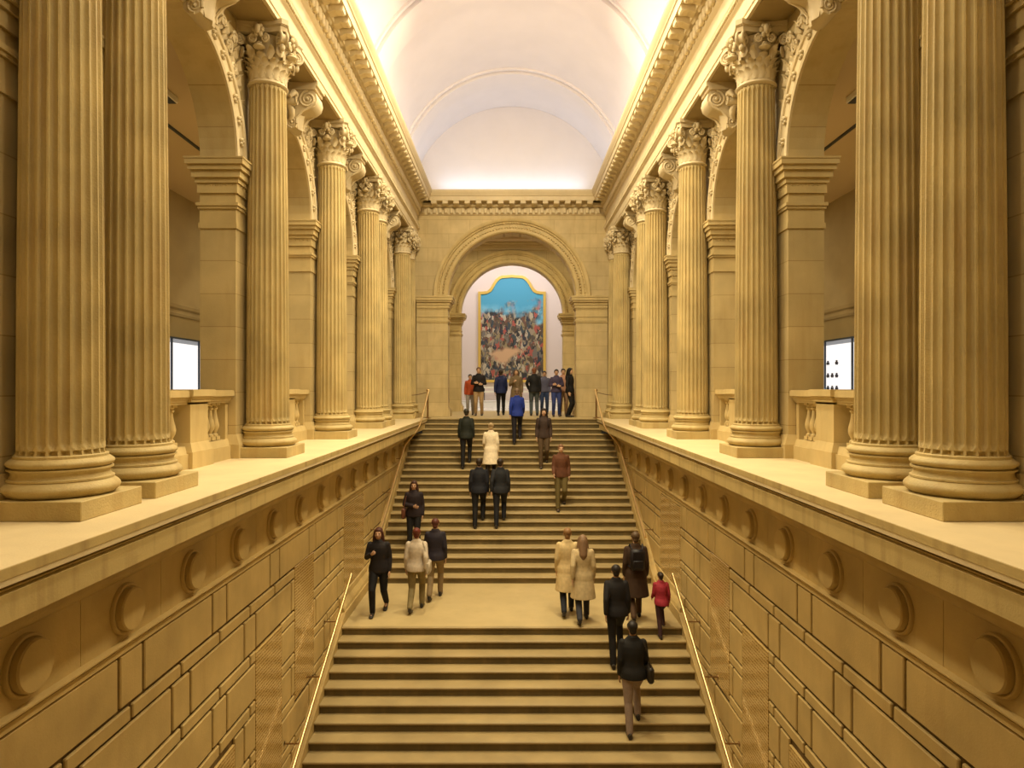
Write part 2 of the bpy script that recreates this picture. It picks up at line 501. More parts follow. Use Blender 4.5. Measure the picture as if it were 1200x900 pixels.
def base_mesh():
    p = [(.35, .15)] + arc_prof(.365, .152, .272, .052, 10) + [(.372, .275), (.372, .290)]
    p += [(.355, .295), (.343, .315), (.342, .335), (.350, .350), (.366, .355), (.366, .368)]
    p += arc_prof(.338, .370, .445, .036, 8) + [(.33, .448), (.33, .468), (.315, .475)]
    mb = MB(); mb.lathe(p, seg=56); return mb
def capital_mesh():
    mb = MB()
    # astragal and bell
    p = [(.262, 5.42)]+arc_prof(.268, 5.425, 5.475, .026, 6)+[(.262, 5.48), (.258, 5.50), (.258, 5.60), (.262, 5.85), (.285, 5.98), (.33, 6.08), (.34, 6.10), (.30, 6.12)]
    mb.lathe(p, seg=40)
    for ring, (n_, z, h, w, curl, r) in enumerate(((16, 5.50, .20, .105, .9, .258), (16, 5.56, .28, .10, 1.2, .256))):
        for i in range(n_):
            a = 2*PI*(i+.5*ring)/n_
            o = Vector((math.cos(a), math.sin(a), 0))
            mb.leaf(o*r+Vector((0, 0, z)), (0, 0, 1), o, w, h, curl, .012)
    for i in range(8):    # large leaves turned out under the volutes
        a = PI/4*i; o = Vector((math.cos(a), math.sin(a), 0)); big = i % 2
        mb.leaf(o*.262+Vector((0, 0, 5.68)), (0, 0, 1), o, .15, .30 if big else .22, 1.75 if big else 1.2, .016)
    # egg ring
    for i in range(24):
        a = 2*PI*i/24; mb.ell((.30*math.cos(a), .30*math.sin(a), 6.04), (.028, .028, .035), 6, 5)
    # corner volutes, two faces each corner
    for i in range(4):
        a = PI/4+PI/2*i; d = Vector((math.cos(a), math.sin(a), 0)); sd = Vector((-d.y, d.x, 0))
        c = d*.445+Vector((0, 0, 6.03))
        for q in (-1, 1):
            mb.spiral(c+sd*.045*q, sd*q, .095, 2.2, .022, PI/2, -1 if q > 0 else 1)
            mb.ell(c+sd*.05*q, (.022, .022, .022), 6, 5)
        # drum of the volute
        w = Matrix((sd, d, Vector((0, 0, 1)))).transposed()
        vs = []; m_ = 14
        for h in (-.045, .045):
            for k in range(m_):
                t = 2*PI*k/m_; vs.append(c+sd*h+d*.078*math.cos(t)+Vector((0, 0, .078*math.sin(t))))
        mb.add(vs, [(k, (k+1) % m_, m_+(k+1) % m_, m_+k) for k in range(m_)]+[tuple(range(m_))[::-1], tuple(range(m_, 2*m_))])
        mb.tube([d*.27+Vector((0, 0, 5.86)), d*.31+Vector((0, 0, 5.98)), d*.37+Vector((0, 0, 6.08)), d*.44+Vector((0, 0, 6.11))], [.02, .03, .035, .03], 7)
        mb.leaf(d*.40+Vector((0, 0, 5.93)), (0, 0, -1), d, .10, .16, -.4, .016, 6)   # leaf hanging under the volute
        mb.ell(d*.46+Vector((0, 0, 5.90)), (.04, .04, .055), 8, 6)
    for i in range(4):    # flower mid-side with bud and small scrolls
        a = PI/2*i; d = Vector((math.cos(a), math.sin(a), 0)); sd = Vector((-d.y, d.x, 0))
        c = d*.375+Vector((0, 0, 6.13))
        for k in range(6):
            t = 2*PI*k/6; mb.ell(c+d*.01+sd*.06*math.cos(t)+Vector((0, 0, .07*math.sin(t))), (.034, .034, .042), 8, 6)
        mb.ell(c+d*.045, (.04, .04, .07), 10, 8)
        mb.ell(d*.35+Vector((0, 0, 5.90)), (.085, .085, .032), 12, 6); mb.ell(d*.34+Vector((0, 0, 5.95)), (.05, .05, .03), 10, 6)
        for q in (-1, 1):
            mb.spiral(d*.36+sd*.085*q+Vector((0, 0, 6.02)), d, .062, 1.8, .019, PI/2, q, 24, 6); mb.ell(d*.365+sd*.085*q+Vector((0, 0, 6.02)), (.018, .018, .018), 6, 5)
            mb.leaf(d*.285+sd*.11*q+Vector((0, 0, 5.76)), Vector((0, 0, 1))+sd*q*.35, d, .09, .22, 1.0, .016)
    # abacus with concave sides
    for (z0, z1, R, cc) in ((6.12, 6.19, .505, .335), (6.19, 6.205, .525, .35), (6.205, 6.28, .54, .365)):
        pts = []
        for i in range(4):
            a = PI/4+PI/2*i
            d0 = Vector((math.cos(a), math.sin(a), 0)); sd = Vector((-d0.y, d0.x, 0)); a2 = a+PI/4; dm = Vector((math.cos(a2), math.sin(a2), 0)); d1 = Vector((math.cos(a+PI/2), math.sin(a+PI/2), 0)); sd1 = Vector((-d1.y, d1.x, 0))
            P0 = d0*R+sd*.05; P2 = d1*R-sd1*.05; P1 = dm*(2*cc)-(P0+P2)*.5
            for k in range(7):
                t = k/6; pts.append(P0*(1-t)**2+P1*2*t*(1-t)+P2*t*t)
        n_ = len(pts)
        mb.add([(p_.x, p_.y, z0) for p_ in pts]+[(p_.x, p_.y, z1) for p_ in pts],
               [(k, (k+1) % n_, n_+(k+1) % n_, n_+k) for k in range(n_)]+[tuple(range(n_))[::-1], tuple(range(n_, 2*n_))])
    return mb
colp = empty('column', (-XC, 5.505, 0))
pl = MB(); pl.box(-.42, .42, -.42, .42, .0, .15, bev=.006); obj('plinth', pl, 'column', colp, local=True)
obj('base', base_mesh(), 'column', colp, 40, local=True)
obj('shaft', shaft_mesh(), 'column', colp, 50, local=True)
obj('capital', capital_mesh(), 'carved', colp, 40, local=True)
COLY = [5.505, 6.57, 10.155, 13.75, 17.27, 18.34, 22.62, 23.68]
where = ['nearest fluted column, half of the near pair', 'fluted column just behind the nearest one', 'single fluted column after the balustrade with the lit case behind', 'single fluted column standing midway, fourth counting from the viewer',
         'front fluted column of the second close pair', 'rear fluted column of the second close pair', 'fluted column beside the head of the stairs', 'farthest fluted column, against the end wall']
first = True
for s, side in SIDES:
    for y, w in zip(COLY, where):
        o = colp if first else copy_tree(colp); first = False
        o.location = (s*XC, y, 0.004)
        tag(o, w+', on the '+side+' ledge', 'column', 'fluted columns along the '+side+' ledge')

# ------------------------------------------------------------------ arcade wall
PIERS = [(Y0, 5.93), (6.15, 6.99), (9.74, 10.57), (13.335, 14.165), (16.855, 17.69), (17.92, 18.76), (22.2, 23.04), (23.26, YE)]
OPEN = [(6.99, 9.74), (10.57, 13.335), (14.165, 16.855), (18.76, 22.2)]
ZS = 4.25
IMP = [(3.28, 3.36, .018), (3.36, 3.56, .006), (3.56, 3.60, .028), (3.60, 3.645, .045), (3.645, 3.78, .004), (3.78, 3.92, .03), (3.92, 3.99, .055), (3.99, 4.09, .09), (4.09, 4.16, .125), (4.16, 4.235, .155), (4.235, 4.26, .165)]
def arcade(s, side):
    mb = MB()
    for a, b_ in PIERS: mb.box(-XAB, -XA, a, b_, 0, ZA)
    for a, b_ in ((5.93, 6.15), (17.69, 17.92), (23.04, 23.26)): mb.box(-XAB, -XA-.16, a, b_, 0, ZA)
    for a, b_ in OPEN:
        c = (a+b_)/2; r = min((b_-a)/2, 1.45); N = 28
        sc_ = (b_-a)/2
        pts = [(c-sc_*math.cos(PI*i/N), ZS+r*math.sin(PI*i/N)) for i in range(N+1)]
        for i in range(N):
            (y1, z1), (y2, z2) = pts[i], pts[i+1]
            mb.extrude_x([(y1, z1), (y2, z2), (y2, ZA), (y1, ZA)], -XAB, -XA)
    root = struct('wall_'+side+'_arcade', sg(mb, s), 'ashlar')
    # pier bases and imposts
    for a, b_ in PIERS:
        m = MB()
        lo = a if a == Y0 else a-.0
        for z0, z1, e in ((0, .20, .075),):
            m.box(-XAB-e, -XA+e, a-e*(a != Y0), min(b_+e, YE), z0, z1)
        m.frustum(-XAB-.07, -XA+.07, a-.07*(a != Y0), min(b_+.07, YE), .20, -XAB-.015, -XA+.015, a-.015*(a != Y0), min(b_+.015, YE), .34)
        obj('pier_base', sg(m, s), 'stone', root)
        m = MB()
        for z0, z1, e in IMP:
            m.box(-XAB-e, -XA+e, a-e*(a != Y0), min(b_+e, YE), z0, z1)
        # small leaf ornament band
        yy = a+.04
        while yy < b_-.02 and a > 0:
            m.leaf((-XA+.01, yy, 3.78), (0, 0, 1), (1, 0, 0), .06, .13, .5, .008, 5); yy += .075
        if a > 0:
            xx = -XA-.04
            while xx > -XAB+.02:
                m.leaf((xx, a-.01, 3.78), (0, 0, 1), (0, -1, 0), .06, .13, .5, .008, 5); xx -= .075
        obj('impost', sg(m, s), 'stone', root)
    # archivolts with rosettes, keystones and spandrel carving
    for a, b_ in OPEN:
        c = (a+b_)/2; sc_ = (b_-a)/2; r = min(sc_, 1.45); N = 40
        m = MB()
        prof = [(0, 0), (0, .03), (.035, .045), (.05, .03), (.19, .035), (.20, .06), (.235, .075), (.26, .05), (.27, 0)]   # (radial, projection)
        n_ = len(prof); vs = []
        for i in range(N+1):
            t = PI*i/N
            for (q, pj) in prof: vs.append((-XA+pj, c-(sc_+q)*math.cos(t), ZS+(r+q)*math.sin(t)+.01))
        fs = []
        for i in range(N):
            for k in range(n_-1):
                fs.append((i*n_+k, i*n_+k+1, (i+1)*n_+k+1, (i+1)*n_+k))
        m.add(vs, fs)
        av = obj('archivolt', sg(m, s), 'entab', root, 40)
        m = MB()
        for i in range(1, 16):
            if i == 8: continue
            t = PI*i/16; y_ = c-(sc_+.12)*math.cos(t); z_ = ZS+(r+.12)*math.sin(t)
            for k in range(5):
                q = 2*PI*k/5; m.ell((-XA+.05, y_+.035*math.cos(q), z_+.045*math.sin(q)), (.03, .024, .026), 6, 5)
            m.ell((-XA+.075, y_, z_), (.03, .02, .02), 6, 5)
        obj('rosette_band', sg(m, s), 'carved', av, 60)
        # keystone: S-scroll console
        k_ = MB(); w = .19
        for (z0, z1, X) in ((6.20, 6.28, .60), (6.14, 6.20, .56)):
            k_.box(-XA-.02, -XA+X, c-w-.03, c+w+.03, z0, z1)
        side_prof = [(-XA, 6.14), (-XA+.50, 6.14), (-XA+.56, 6.08), (-XA+.58, 5.98), (-XA+.55, 5.88), (-XA+.47, 5.82), (-XA+.36, 5.80), (-XA+.27, 5.74), (-XA+.22, 5.66), (-XA+.235, 5.58), (-XA+.21, 5.51), (-XA+.14, 5.48), (-XA+.05, 5.50), (-XA, 5.55)]
        n2 = len(side_prof)
        k_.add([(p[0], c-w, p[1]) for p in side_prof]+[(p[0], c+w, p[1]) for p in side_prof],
               [(i, (i+1) % n2, n2+(i+1) % n2, n2+i) for i in range(n2)]+[tuple(range(n2))[::-1], tuple(range(n2, 2*n2))])
        for q in (-1, 1):
            k_.spiral((-XA+.42, c+q*w, 5.98), (0, q, 0), .15, 2.2, .026, PI/2, q*1)
            k_.spiral((-XA+.14, c+q*w, 5.585), (0, q, 0), .09, 1.9, .020, -PI/2, q*-1)
            k_.ell((-XA+.42, c+q*w, 5.98), (.035, .03, .035), 8, 6); k_.ell((-XA+.14, c+q*w, 5.585), (.025, .03, .025), 8, 6)
            k_.tube([(-XA+.55, c+q*w, 5.93), (-XA+.46, c+q*w, 5.84), (-XA+.33, c+q*w, 5.78), (-XA+.23, c+q*w, 5.66), (-XA+.23, c+q*w, 5.56)], .022, 6)
        # ram-horn scrolls and face-like boss with leaves on the front
        k_.leaf((-XA+.24, c, 5.50), (0, 0, 1), (1, 0, .0), .26, .34, .5, .03)
        k_.leaf((-XA+.46, c, 5.86), (0, 0, 1), (1, 0, 0), .24, .26, .6, .03)
        for q in (-1, 1):
            k_.lathe([(.0, -.12), (.055, -.12), (.075, -.10), (.075, .10), (.055, .12), (.0, .12)], (-XA+.14, c+q*.30, 5.90), 14, 'X', cap=False)
            k_.spiral((-XA+.265, c+q*.30, 5.90), (1, 0, 0), .07, 1.8, .018, PI/2, q, 24, 5)
            k_.tube([(-XA+.14, c+q*.29, 5.84), (-XA+.17, c+q*.27, 5.76), (-XA+.16, c+q*.23, 5.69), (-XA+.12, c+q*.2, 5.62)], [.045, .055, .05, .03], 8)
            k_.tube([(-XA+.2, c+q*.2, 5.95), (-XA+.24, c+q*.30, 6.02), (-XA+.25, c+q*.42, 6.0), (-XA+.2, c+q*.46, 5.92)], [.04, .06, .055, .03], 8)
        obj('keystone', sg(k_, s), 'carved', root, 45)
        # spandrel: winged foliage relief between archivolt and column capital
        sp = MB(); rnd = random.Random(int(a*10))
        for q in (-1, 1):
            for tt in range(11):
                ang = math.radians(18+tt*5.0)
                for rr in (0, 1, 2):
                    y_ = c+q*(sc_+.34+.15*rr)*math.cos(ang); z_ = ZS+(r+.34+.15*rr)*math.sin(ang)
                    if abs(y_-c) > sc_+.16 or z_ > 6.15: continue
                    lean = Vector((0, -q*math.sin(ang)*.9, math.cos(ang)*.9+.25))
                    sp.leaf((-XA+.015, y_, z_-.05), lean, (1, 0, 0), .11, .19, .9, .028, 6)
            for (dy, z_, rd) in ((1.02, 5.72, .10), (.86, 5.95, .085), (1.18, 5.48, .08), (1.22, 5.92, .09)):
                if dy > sc_+.1: continue
                sp.spiral((-XA+.05, c+q*dy, z_), (1, 0, 0), rd, 1.8, .024, rnd.random()*6, q, 26, 6)
                sp.ell((-XA+.05, c+q*dy, z_), (.03, .03, .03), 7, 5)
        obj('spandrel_carving', sg(sp, s), 'carved', root, 50)
for s, side in SIDES: arcade(s, side)

# ------------------------------------------------------------------ balustrades
def baluster_mesh():
    mb = MB(); mb.box(-.055, .055, -.055, .055, 0, .05)
    p = [(.045, .05), (.045, .075), (.026, .09), (.030, .11), (.055, .16), (.060, .20), (.050, .26), (.033, .33), (.026, .39), (.024, .41), (.040, .425), (.040, .445), (.028, .455), (.045, .475)]
    mb.lathe(p, seg=14); mb.box(-.055, .055, -.055, .055, .475, .51); return mb
bal_proto = None
bwhere = ['in the first arch bay, in front of the lit case', 'in the second arch bay', ]
for s, side in SIDES:
    for bi, (a, b_) in enumerate(OPEN[:2]):
        yc = (a+b_)/2
        root = empty('balustrade', (s*4.12, yc, .004))
        m = MB()
        P0 = 8.42+(a-6.99); P1 = P0+.56
        for z0, z1, X in ((.80, .83, .10), (.83, .86, .12), (.86, .89, .14), (.89, .96, .165), (.96, .975, .155)):
            m.box(-4.12-X, -4.12+X, a+.01, b_-.01, z0, z1)
        obj('handrail', sg(m, s), 'stone', root)
        m = MB(); m.box(-4.12-.16, -4.12+.14, a+.01, b_-.01, .0, .19); m.frustum(-4.27, -4.0, a+.01, b_-.01, .19, -4.21, -4.04, a+.01, b_-.01, .28)
        obj('base', sg(m, s), 'stone', root)
        m = MB(); m.box(-4.30, -3.93, P0-.02, P1+.02, .004, .21)
        m.frustum(-4.29, -3.94, P0-.01, P1+.01, .21, -4.25, -3.98, P0+.03, P1-.03, .32)
        m.box(-4.25, -3.985, P0+.035, P1-.035, .30, .82)
        for z0, z1, e in ((.80, .83, .0), (.83, .87, .03), (.87, .90, .05), (.90, .975, .075), (.975, .985, .07)):
            m.box(-4.25-e, -3.985+e, P0+.035-e, P1-.035+e, z0, z1)
        obj('pedestal', sg(m, s), 'stone', root)
        for ya_ in (b_-.10, a+.012):
            m = MB(); m.box(-4.2, -4.05, ya_, ya_+.088, .26, .82); obj('end_post', sg(m, s), 'stone', root)
        ys = [P1+.04+.145*i for i in range(4) if P1+.04+.145*i < b_-.15] + [a+.2+.15*i for i in range(9) if a+.2+.15*i < P0-.08]
        for y in ys:
            if bal_proto is None:
                bal_proto = obj('baluster', baluster_mesh(), 'stone', root, 40, local=True); o = bal_proto
            else:
                o = bal_proto.copy(); COL.objects.link(o); o.parent = root
            o.location = (0, y-yc, .285)
        tag(root, 'stone balustrade %s on the %s' % (bwhere[bi], side), 'balustrade', 'balustrades between the piers')

# stanchions with rope in the third and fourth bays
def stanchion(x, y):
    root = empty('rope_stanchion', (x, y, .004))
    m = MB(); m.lathe([(.13, 0), (.13, .015), (.05, .03), (.018, .05), (.018, .90), (.03, .91), (.035, .93), (.028, .96), (.004, .98)], seg=16)
    obj('post', m, 'bracket', root, 40, local=True)
    m = MB(); m.lathe([(.024, .86), (.03, .865), (.03, .89), (.024, .895)], seg=12); obj('hook_ring', m, 'brass', root, 40, local=True)
    return root
for s, side in SIDES:
    for y, w in ((16.35, 'in the third arch bay'), (14.75, 'at the near side of the third arch bay')):
        tag(stanchion(s*4.15, y), 'slim dark metal stanchion %s on the %s' % (w, side), 'stanchion', 'rope stanchions')
    m = MB(); n_ = 14
    m.tube([(s*4.15, 14.79+(16.31-14.79)*i/n_, (.87-.10*math.sin(PI*i/n_))) for i in range(n_+1)], .014, 6)
    tag(obj('barrier_rope', m, 'rope', None, 60), 'dark barrier rope sagging across the third arch bay on the %s' % side, 'rope')
    m = MB(); m.tube([(s*(2.85+1.05*i/n_), 22.75, .86-.09*math.sin(PI*i/n_)) for i in range(n_+1)], .012, 6)
    tag(obj('barrier_rope', m, 'rope', None, 60), 'thin dark rope from the %s handrail head across to the column' % side, 'rope')
    st = stanchion(s*2.82, 22.75); tag(st, 'short metal stanchion at the head of the %s handrail' % side, 'stanchion', 'rope stanchions')

# ------------------------------------------------------------------ entablature (left/right) + end
ENT = [(-3.35, 6.28), (-3.35, 6.345), (-3.335, 6.355), (-3.335, 6.585), (-3.325, 6.60), (-3.30, 6.62), (-3.285, 6.66), (-3.26, 6.70), (-3.255, 6.735), (-3.30, 6.76), (-3.345, 6.78),
       (-3.345, 7.13), (-3.32, 7.15), (-3.30, 7.165), (-3.28, 7.19), (-3.28, 7.20)]
ENT_UP = [(-3.28, 7.20), (-3.28, 7.40), (-3.20, 7.42), (-3.17, 7.45), (-3.14, 7.455), (-3.14, 7.56), (-2.87, 7.56), (-2.87, 7.57), (-2.86, 7.70), (-2.84, 7.715), (-2.84, 7.73), (-2.825, 7.76), (-2.79, 7.83), (-2.78, 7.87), (-2.78, 7.915), (-2.80, 7.92)]
def entab_profile(): return ENT+ENT_UP[1:]
def dent_side(s):
    m = MB(); y = 8.0
    while y < YE-.5:
        m.box(-3.285, -3.20, y, y+.125, 7.20, 7.395, bev=.02); y += .2
    return sg(m, s)
modl = None
def modillion_mesh():
    m = MB()
    prof = [(0, .0), (.25, .0), (.255, -.06), (.245, -.095), (.22, -.11), (.17, -.10), (.11, -.095), (.06, -.12), (.0, -.14)]
    n_ = len(prof)
    m.add([(p[0], -.095, p[1]) for p in prof]+[(p[0], .095, p[1]) for p in prof], [(i, (i+1) % n_, n_+(i+1) % n_, n_+i) for i in range(n_)]+[tuple(range(n_))[::-1], tuple(range(n_, 2*n_))])
    m.box(.0, .255, -.105, .105, -.0, .012)
    return m
for s, side in SIDES:
    p = entab_profile()+[(-3.4, 7.92), (-4.6, 7.92), (-4.6, 6.28)]
    m = MB(); m.extrude_y(p, Y0, YE)
    root = struct('trim_3' if s < 0 else 'trim_4', sg(m, s), 'entab', None, 28)
    obj('dentil_course', dent_side(s), 'entab', root)
    b_ = MB(); y = 6.0
    while y < YE-.1:
        b_.ell((-3.275, y, 6.665), (.02, .028, .03), 6, 5); y += .065
    obj('bead_moulding', sg(b_, s), 'entab', root, 60)
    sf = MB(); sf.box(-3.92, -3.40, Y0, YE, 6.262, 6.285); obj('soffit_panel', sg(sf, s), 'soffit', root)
    y = YE-.55-.39/2-.1; i = 0
    while y > 10:
        if modl is None:
            modl = obj('modillion', modillion_mesh(), 'entab', root, 30, local=True); o = modl
        else: o = modl.copy(); COL.objects.link(o); o.parent = root
        o.location = (s*3.14, y, 7.562); o.rotation_euler = (0, 0, 0 if s < 0 else PI)
        y -= .39
# end cornice
m = MB()
ep = [(YE+.02, 7.13), (YE-.02, 7.15), (YE-.04, 7.165), (YE-.06, 7.19), (YE-.06, 7.40), (YE-.14, 7.42), (YE-.17, 7.45), (YE-.2, 7.455), (YE-.2, 7.56), (YE-.47, 7.56), (YE-.48, 7.70), (YE-.50, 7.715), (YE-.515, 7.76), (YE-.55, 7.83), (YE-.56, 7.87), (YE-.56, 7.918), (YE+.6, 7.918), (YE+.6, 7.13)]
m.extrude_x(ep, -3.3, 3.3)
root = struct('trim_5', m, 'entab', None, 28)
m = MB(); x = -3.2
while x < 3.15:
    m.box(x, x+.125, YE-.135, YE-.05, 7.20, 7.395, bev=.02); x += .2
obj('dentil_course', m, 'entab', root)
for i in range(15):
    o = modl.copy(); COL.objects.link(o); o.parent = root
    o.location = (-2.73+.39*i, YE-.20, 7.562); o.rotation_euler = (0, 0, -PI/2)

# ------------------------------------------------------------------ vault, ribs, lunette
ZV, RV = 7.42, 3.63
def arc_shell(y0, y1, r0, r1, a0=-.05, a1=PI+.05, N=64):
    m = MB(); vs = []
    for i in range(N+1):
        t = a0+(a1-a0)*i/N
        for (r, y) in ((r0, y0), (r0, y1), (r1, y1), (r1, y0)): vs.append((r*math.cos(t), y, ZV+r*math.sin(t)))
    fs = []
    for i in range(N):
        for k in range(4): fs.append((i*4+k, i*4+(k+1) % 4, (i+1)*4+(k+1) % 4, (i+1)*4+k))
    return m.add(vs, fs)
m = arc_shell(Y0, YE+.1, RV, RV+.15)
vault = struct('ceiling', m, 'vault', None, 40)
for (a, b_) in ((21.55, 22.45), (16.2, 17.25), (10.9, 11.9), (5.6, 6.6), (.3, 1.3)):
    obj('rib', arc_shell(a, b_, RV-.13, RV+.02), 'vault', vault, 40)
    obj('rib', arc_shell(a-.16, a-.06, RV-.06, RV+.02), 'vault', vault, 40)
    obj('rib', arc_shell(b_+.06, b_+.16, RV-.06, RV+.02), 'vault', vault, 40)
m = MB(); N = 48
m.add([(RV*1.01*math.cos(PI*i/N), YE+.05, ZV+RV*1.01*math.sin(PI*i/N)) for i in range(N+1)]+[(RV*1.01*math.cos(PI*i/N), YE+.25, ZV+RV*1.01*math.sin(PI*i/N)) for i in range(N+1)],
      [tuple(range(N+1)), tuple(range(N+1, 2*N+2))[::-1]]+[(i, i+1, N+2+i, N+1+i) for i in range(N)])
obj('lunette', m, 'vault', vault)
for s, side in SIDES:      # wall strip from the cornice top to the vault springing
    m = MB(); m.box(-4.6, -3.66, Y0, YE+.2, 7.90, 8.3); obj('vault_springing', sg(m, s), 'vault', vault)

# ------------------------------------------------------------------ end wall with great arch, passage, second arch
def arch_wall(name, y0, y1, xw, ztop, ra, zs, mat, zfoot=0):
    m = MB(); N = 48
    m.box(-xw, -ra, y0, y1, zfoot, zs); m.box(ra, xw, y0, y1, zfoot, zs)
    m.box(-xw, -ra, y0, y1, zs, ztop); m.box(ra, xw, y0, y1, zs, ztop)
    for i in range(N):
        t0, t1 = PI*i/N, PI*(i+1)/N
        x0, z0, x1, z1 = ra*math.cos(t0), zs+ra*math.sin(t0), ra*math.cos(t1), zs+ra*math.sin(t1)
        m.add([(x0, y0, z0), (x1, y0, z1), (x1, y0, ztop), (x0, y0, ztop), (x0, y1, z0), (x1, y1, z1), (x1, y1, ztop), (x0, y1, ztop)],
              [(0, 1, 2, 3), (7, 6, 5, 4), (0, 4, 5, 1), (3, 2, 6, 7)])
    return struct(name, m, mat)
def archivolt_end(parent, y, ra, wd, zs, nb):
    prof = [(0, 0), (0, .05), (.04, .08), (.10, .08), (.11, .045), (.15, .045), (.16, .02), (wd-.22, .02), (wd-.21, .06), (wd-.16, .07), (wd-.15, .11), (wd-.09, .15), (wd-.03, .15), (wd, .0)]
    n_ = len(prof); N = 64; vs = []
    for i in range(N+1):
        t = PI*i/N
        for q, pj in prof: vs.append(((ra+q)*math.cos(t), y-pj, zs+(ra+q)*math.sin(t)))
    m = MB(); m.add(vs, [(i*n_+k, i*n_+k+1, (i+1)*n_+k+1, (i+1)*n_+k) for i in range(N) for k in range(n_-1)])
    o = obj('archivolt', m, 'ashlar_end' if nb < 0 else 'stone', parent, 35)
    b_ = MB()
    for q in (.17, wd-.20):
        K = int(PI*(ra+q)/.10)
        for i in range(K):
            t = PI*(i+.5)/K; b_.ell(((ra+q)*math.cos(t), y-.045, zs+(ra+q)*math.sin(t)), (.036, .04, .036), 6, 5)
    obj('bead_ornament', b_, 'stone', o, 60)
ew = arch_wall('wall_end', YE, YE+.55, XAB+.4, 7.95, 2.28, 4.24, 'ashlar_end')
archivolt_end(ew, YE, 2.28, .53, 4.26, 1)
def end_pier(parent, x0, x1, ya, yb, zs, front=.12):
    s_ = -1 if x0 < 0 else 1
    a, b_ = min(x0, x1), max(x0, x1)
    inn = 'b' if x0 < 0 else 'a'
    def bx(m, e, z0, z1, fy):
        if inn == 'b': m.box(a, b_+e, ya-fy-e, yb+e, z0, z1)
        else: m.box(a-e, b_, ya-fy-e, yb+e, z0, z1)
    m = MB(); bx(m, .006, .3, zs-.9, front); bx(m, .09, 0.002, .22, front); bx(m, .05, .22, .28, front); bx(m, .02, .28, .34, front)
    obj('pier', m, 'ashlar_end', parent)
    m = MB()
    bx(m, .03, zs-.93, zs-.88, front); bx(m, .05, zs-.88, zs-.83, front); bx(m, .008, zs-.83, zs-.45, front); bx(m, .03, zs-.72, zs-.68, front)
    for z0, z1, e in ((-.45, -.40, .03), (-.40, -.30, .06), (-.30, -.20, .09), (-.20, -.14, .15), (-.14, -.04, .19), (-.04, .02, .21)): bx(m, e, zs+z0, zs+z1, front)
    obj('impost', m, 'stone', parent)
for s_ in (-1, 1): end_pier(ew, s_*3.38, s_*2.28, YE, YE+.55, 4.24)
# passage
m = MB()
m.box(-5.2, -5.0, YE+.55, 29.7, 0, 7.4); struct('wall_left_passage', m, 'ashlar')
m = MB(); m.box(5.0, 5.2, YE+.55, 29.7, 0, 7.4); struct('wall_right_passage', m, 'ashlar')
m = MB(); m.box(-5.2, 5.2, YE+.3, 29.9, 7.40, 7.6)
for yy in (25.8, 27.2, 28.6): m.box(-5, 5, yy-.2, yy+.2, 7.2, 7.4)
struct('ceiling', m, 'gallery_ceiling')
w2 = arch_wall('wall_back', 29.6, 30.2, 9, 7.5, 2.22, 4.20, 'ashlar_end')
archivolt_end(w2, 29.6, 2.22, .58, 4.20, 1)
for s_ in (-1, 1): end_pier(w2, s_*3.3, s_*2.22, 29.6, 30.2, 4.2, .08)
m = MB(); m.extrude_x([(29.62, 6.95), (29.5, 7.0), (29.5, 7.06), (29.38, 7.12), (29.38, 7.2), (29.3, 7.24), (29.3, 7.4), (29.62, 7.4)], -5, 5)
obj('cornice', m, 'entab', w2)
# row of small ceiling lamps seen through the top of the arch
root = empty('light_strip', (0, 27.2, 7.2))
m = MB(); m.box(-.65, .65, 27.15, 27.25, 7.08, 7.2); obj('rail', m, 'fixture', root)
glow = emit('lamp_glow', (1, .9, .7), 9)
for i in range(11):
    m = MB(); m.lathe([(.03, 0), (.036, .015), (.03, .03)], (-.55+.11*i, 27.2, 7.05), 10); obj('bulb', m, glow, root)
tag(root, 'row of tiny glowing lamps under the passage ceiling above the arch', 'light')
# far room
m = MB(); m.box(-9, 9, 36.4, 36.6, 0, 9); struct('wall_far', m, 'white')
m = MB(); m.box(-9, -8.8, 30.2, 36.4, 0, 9); struct('wall_left_room', m, 'white')
m = MB(); m.box(8.8, 9, 30.2, 36.4, 0, 9); struct('wall_right_room', m, 'white')
m = MB(); m.box(-9, 9, 30.2, 36.6, 9, 9.2); struct('ceiling', m, 'white')
# low white platform below the painting and beige bench
root = empty('display_platform', (0, 35.3, 0))
m = MB(); m.box(-3.6, 3.6, 34.6, 36.0, .002, .30, bev=.01); obj('base', m, plain('platform_white', (.88, .88, .9), .3), root)
m = MB(); m.box(-3.64, 3.64, 34.56, 36.04, .30, .36, bev=.01); obj('top', m, plain('platform_top', (.7, .68, .64), .4), root)
tag(root, 'long low white display platform in front of the large painting', 'platform')
for sx in (-1, 1):
    root = empty('low_barrier', (sx*.95, 35.9, .36))
    m = MB()
    m.box(sx*.95-.55, sx*.95+.55, 35.86, 35.92, 1.0, 1.08); m.box(sx*.95-.55, sx*.95+.55, 35.86, 35.92, .78, .86); obj('bar', m, plain('bar_cream%d' % (sx+1), (.85, .82, .7), .4), root)
    for q in (-1, 1):
        m = MB(); m.box(sx*.95+q*.5-.02, sx*.95+q*.5+.02, 35.87, 35.91, .36, 1.05); obj('post', m, 'track', root)
    tag(root, 'pair of pale horizontal bars on posts under the %s half of the painting' % ('left' if sx < 0 else 'right'), 'barrier')

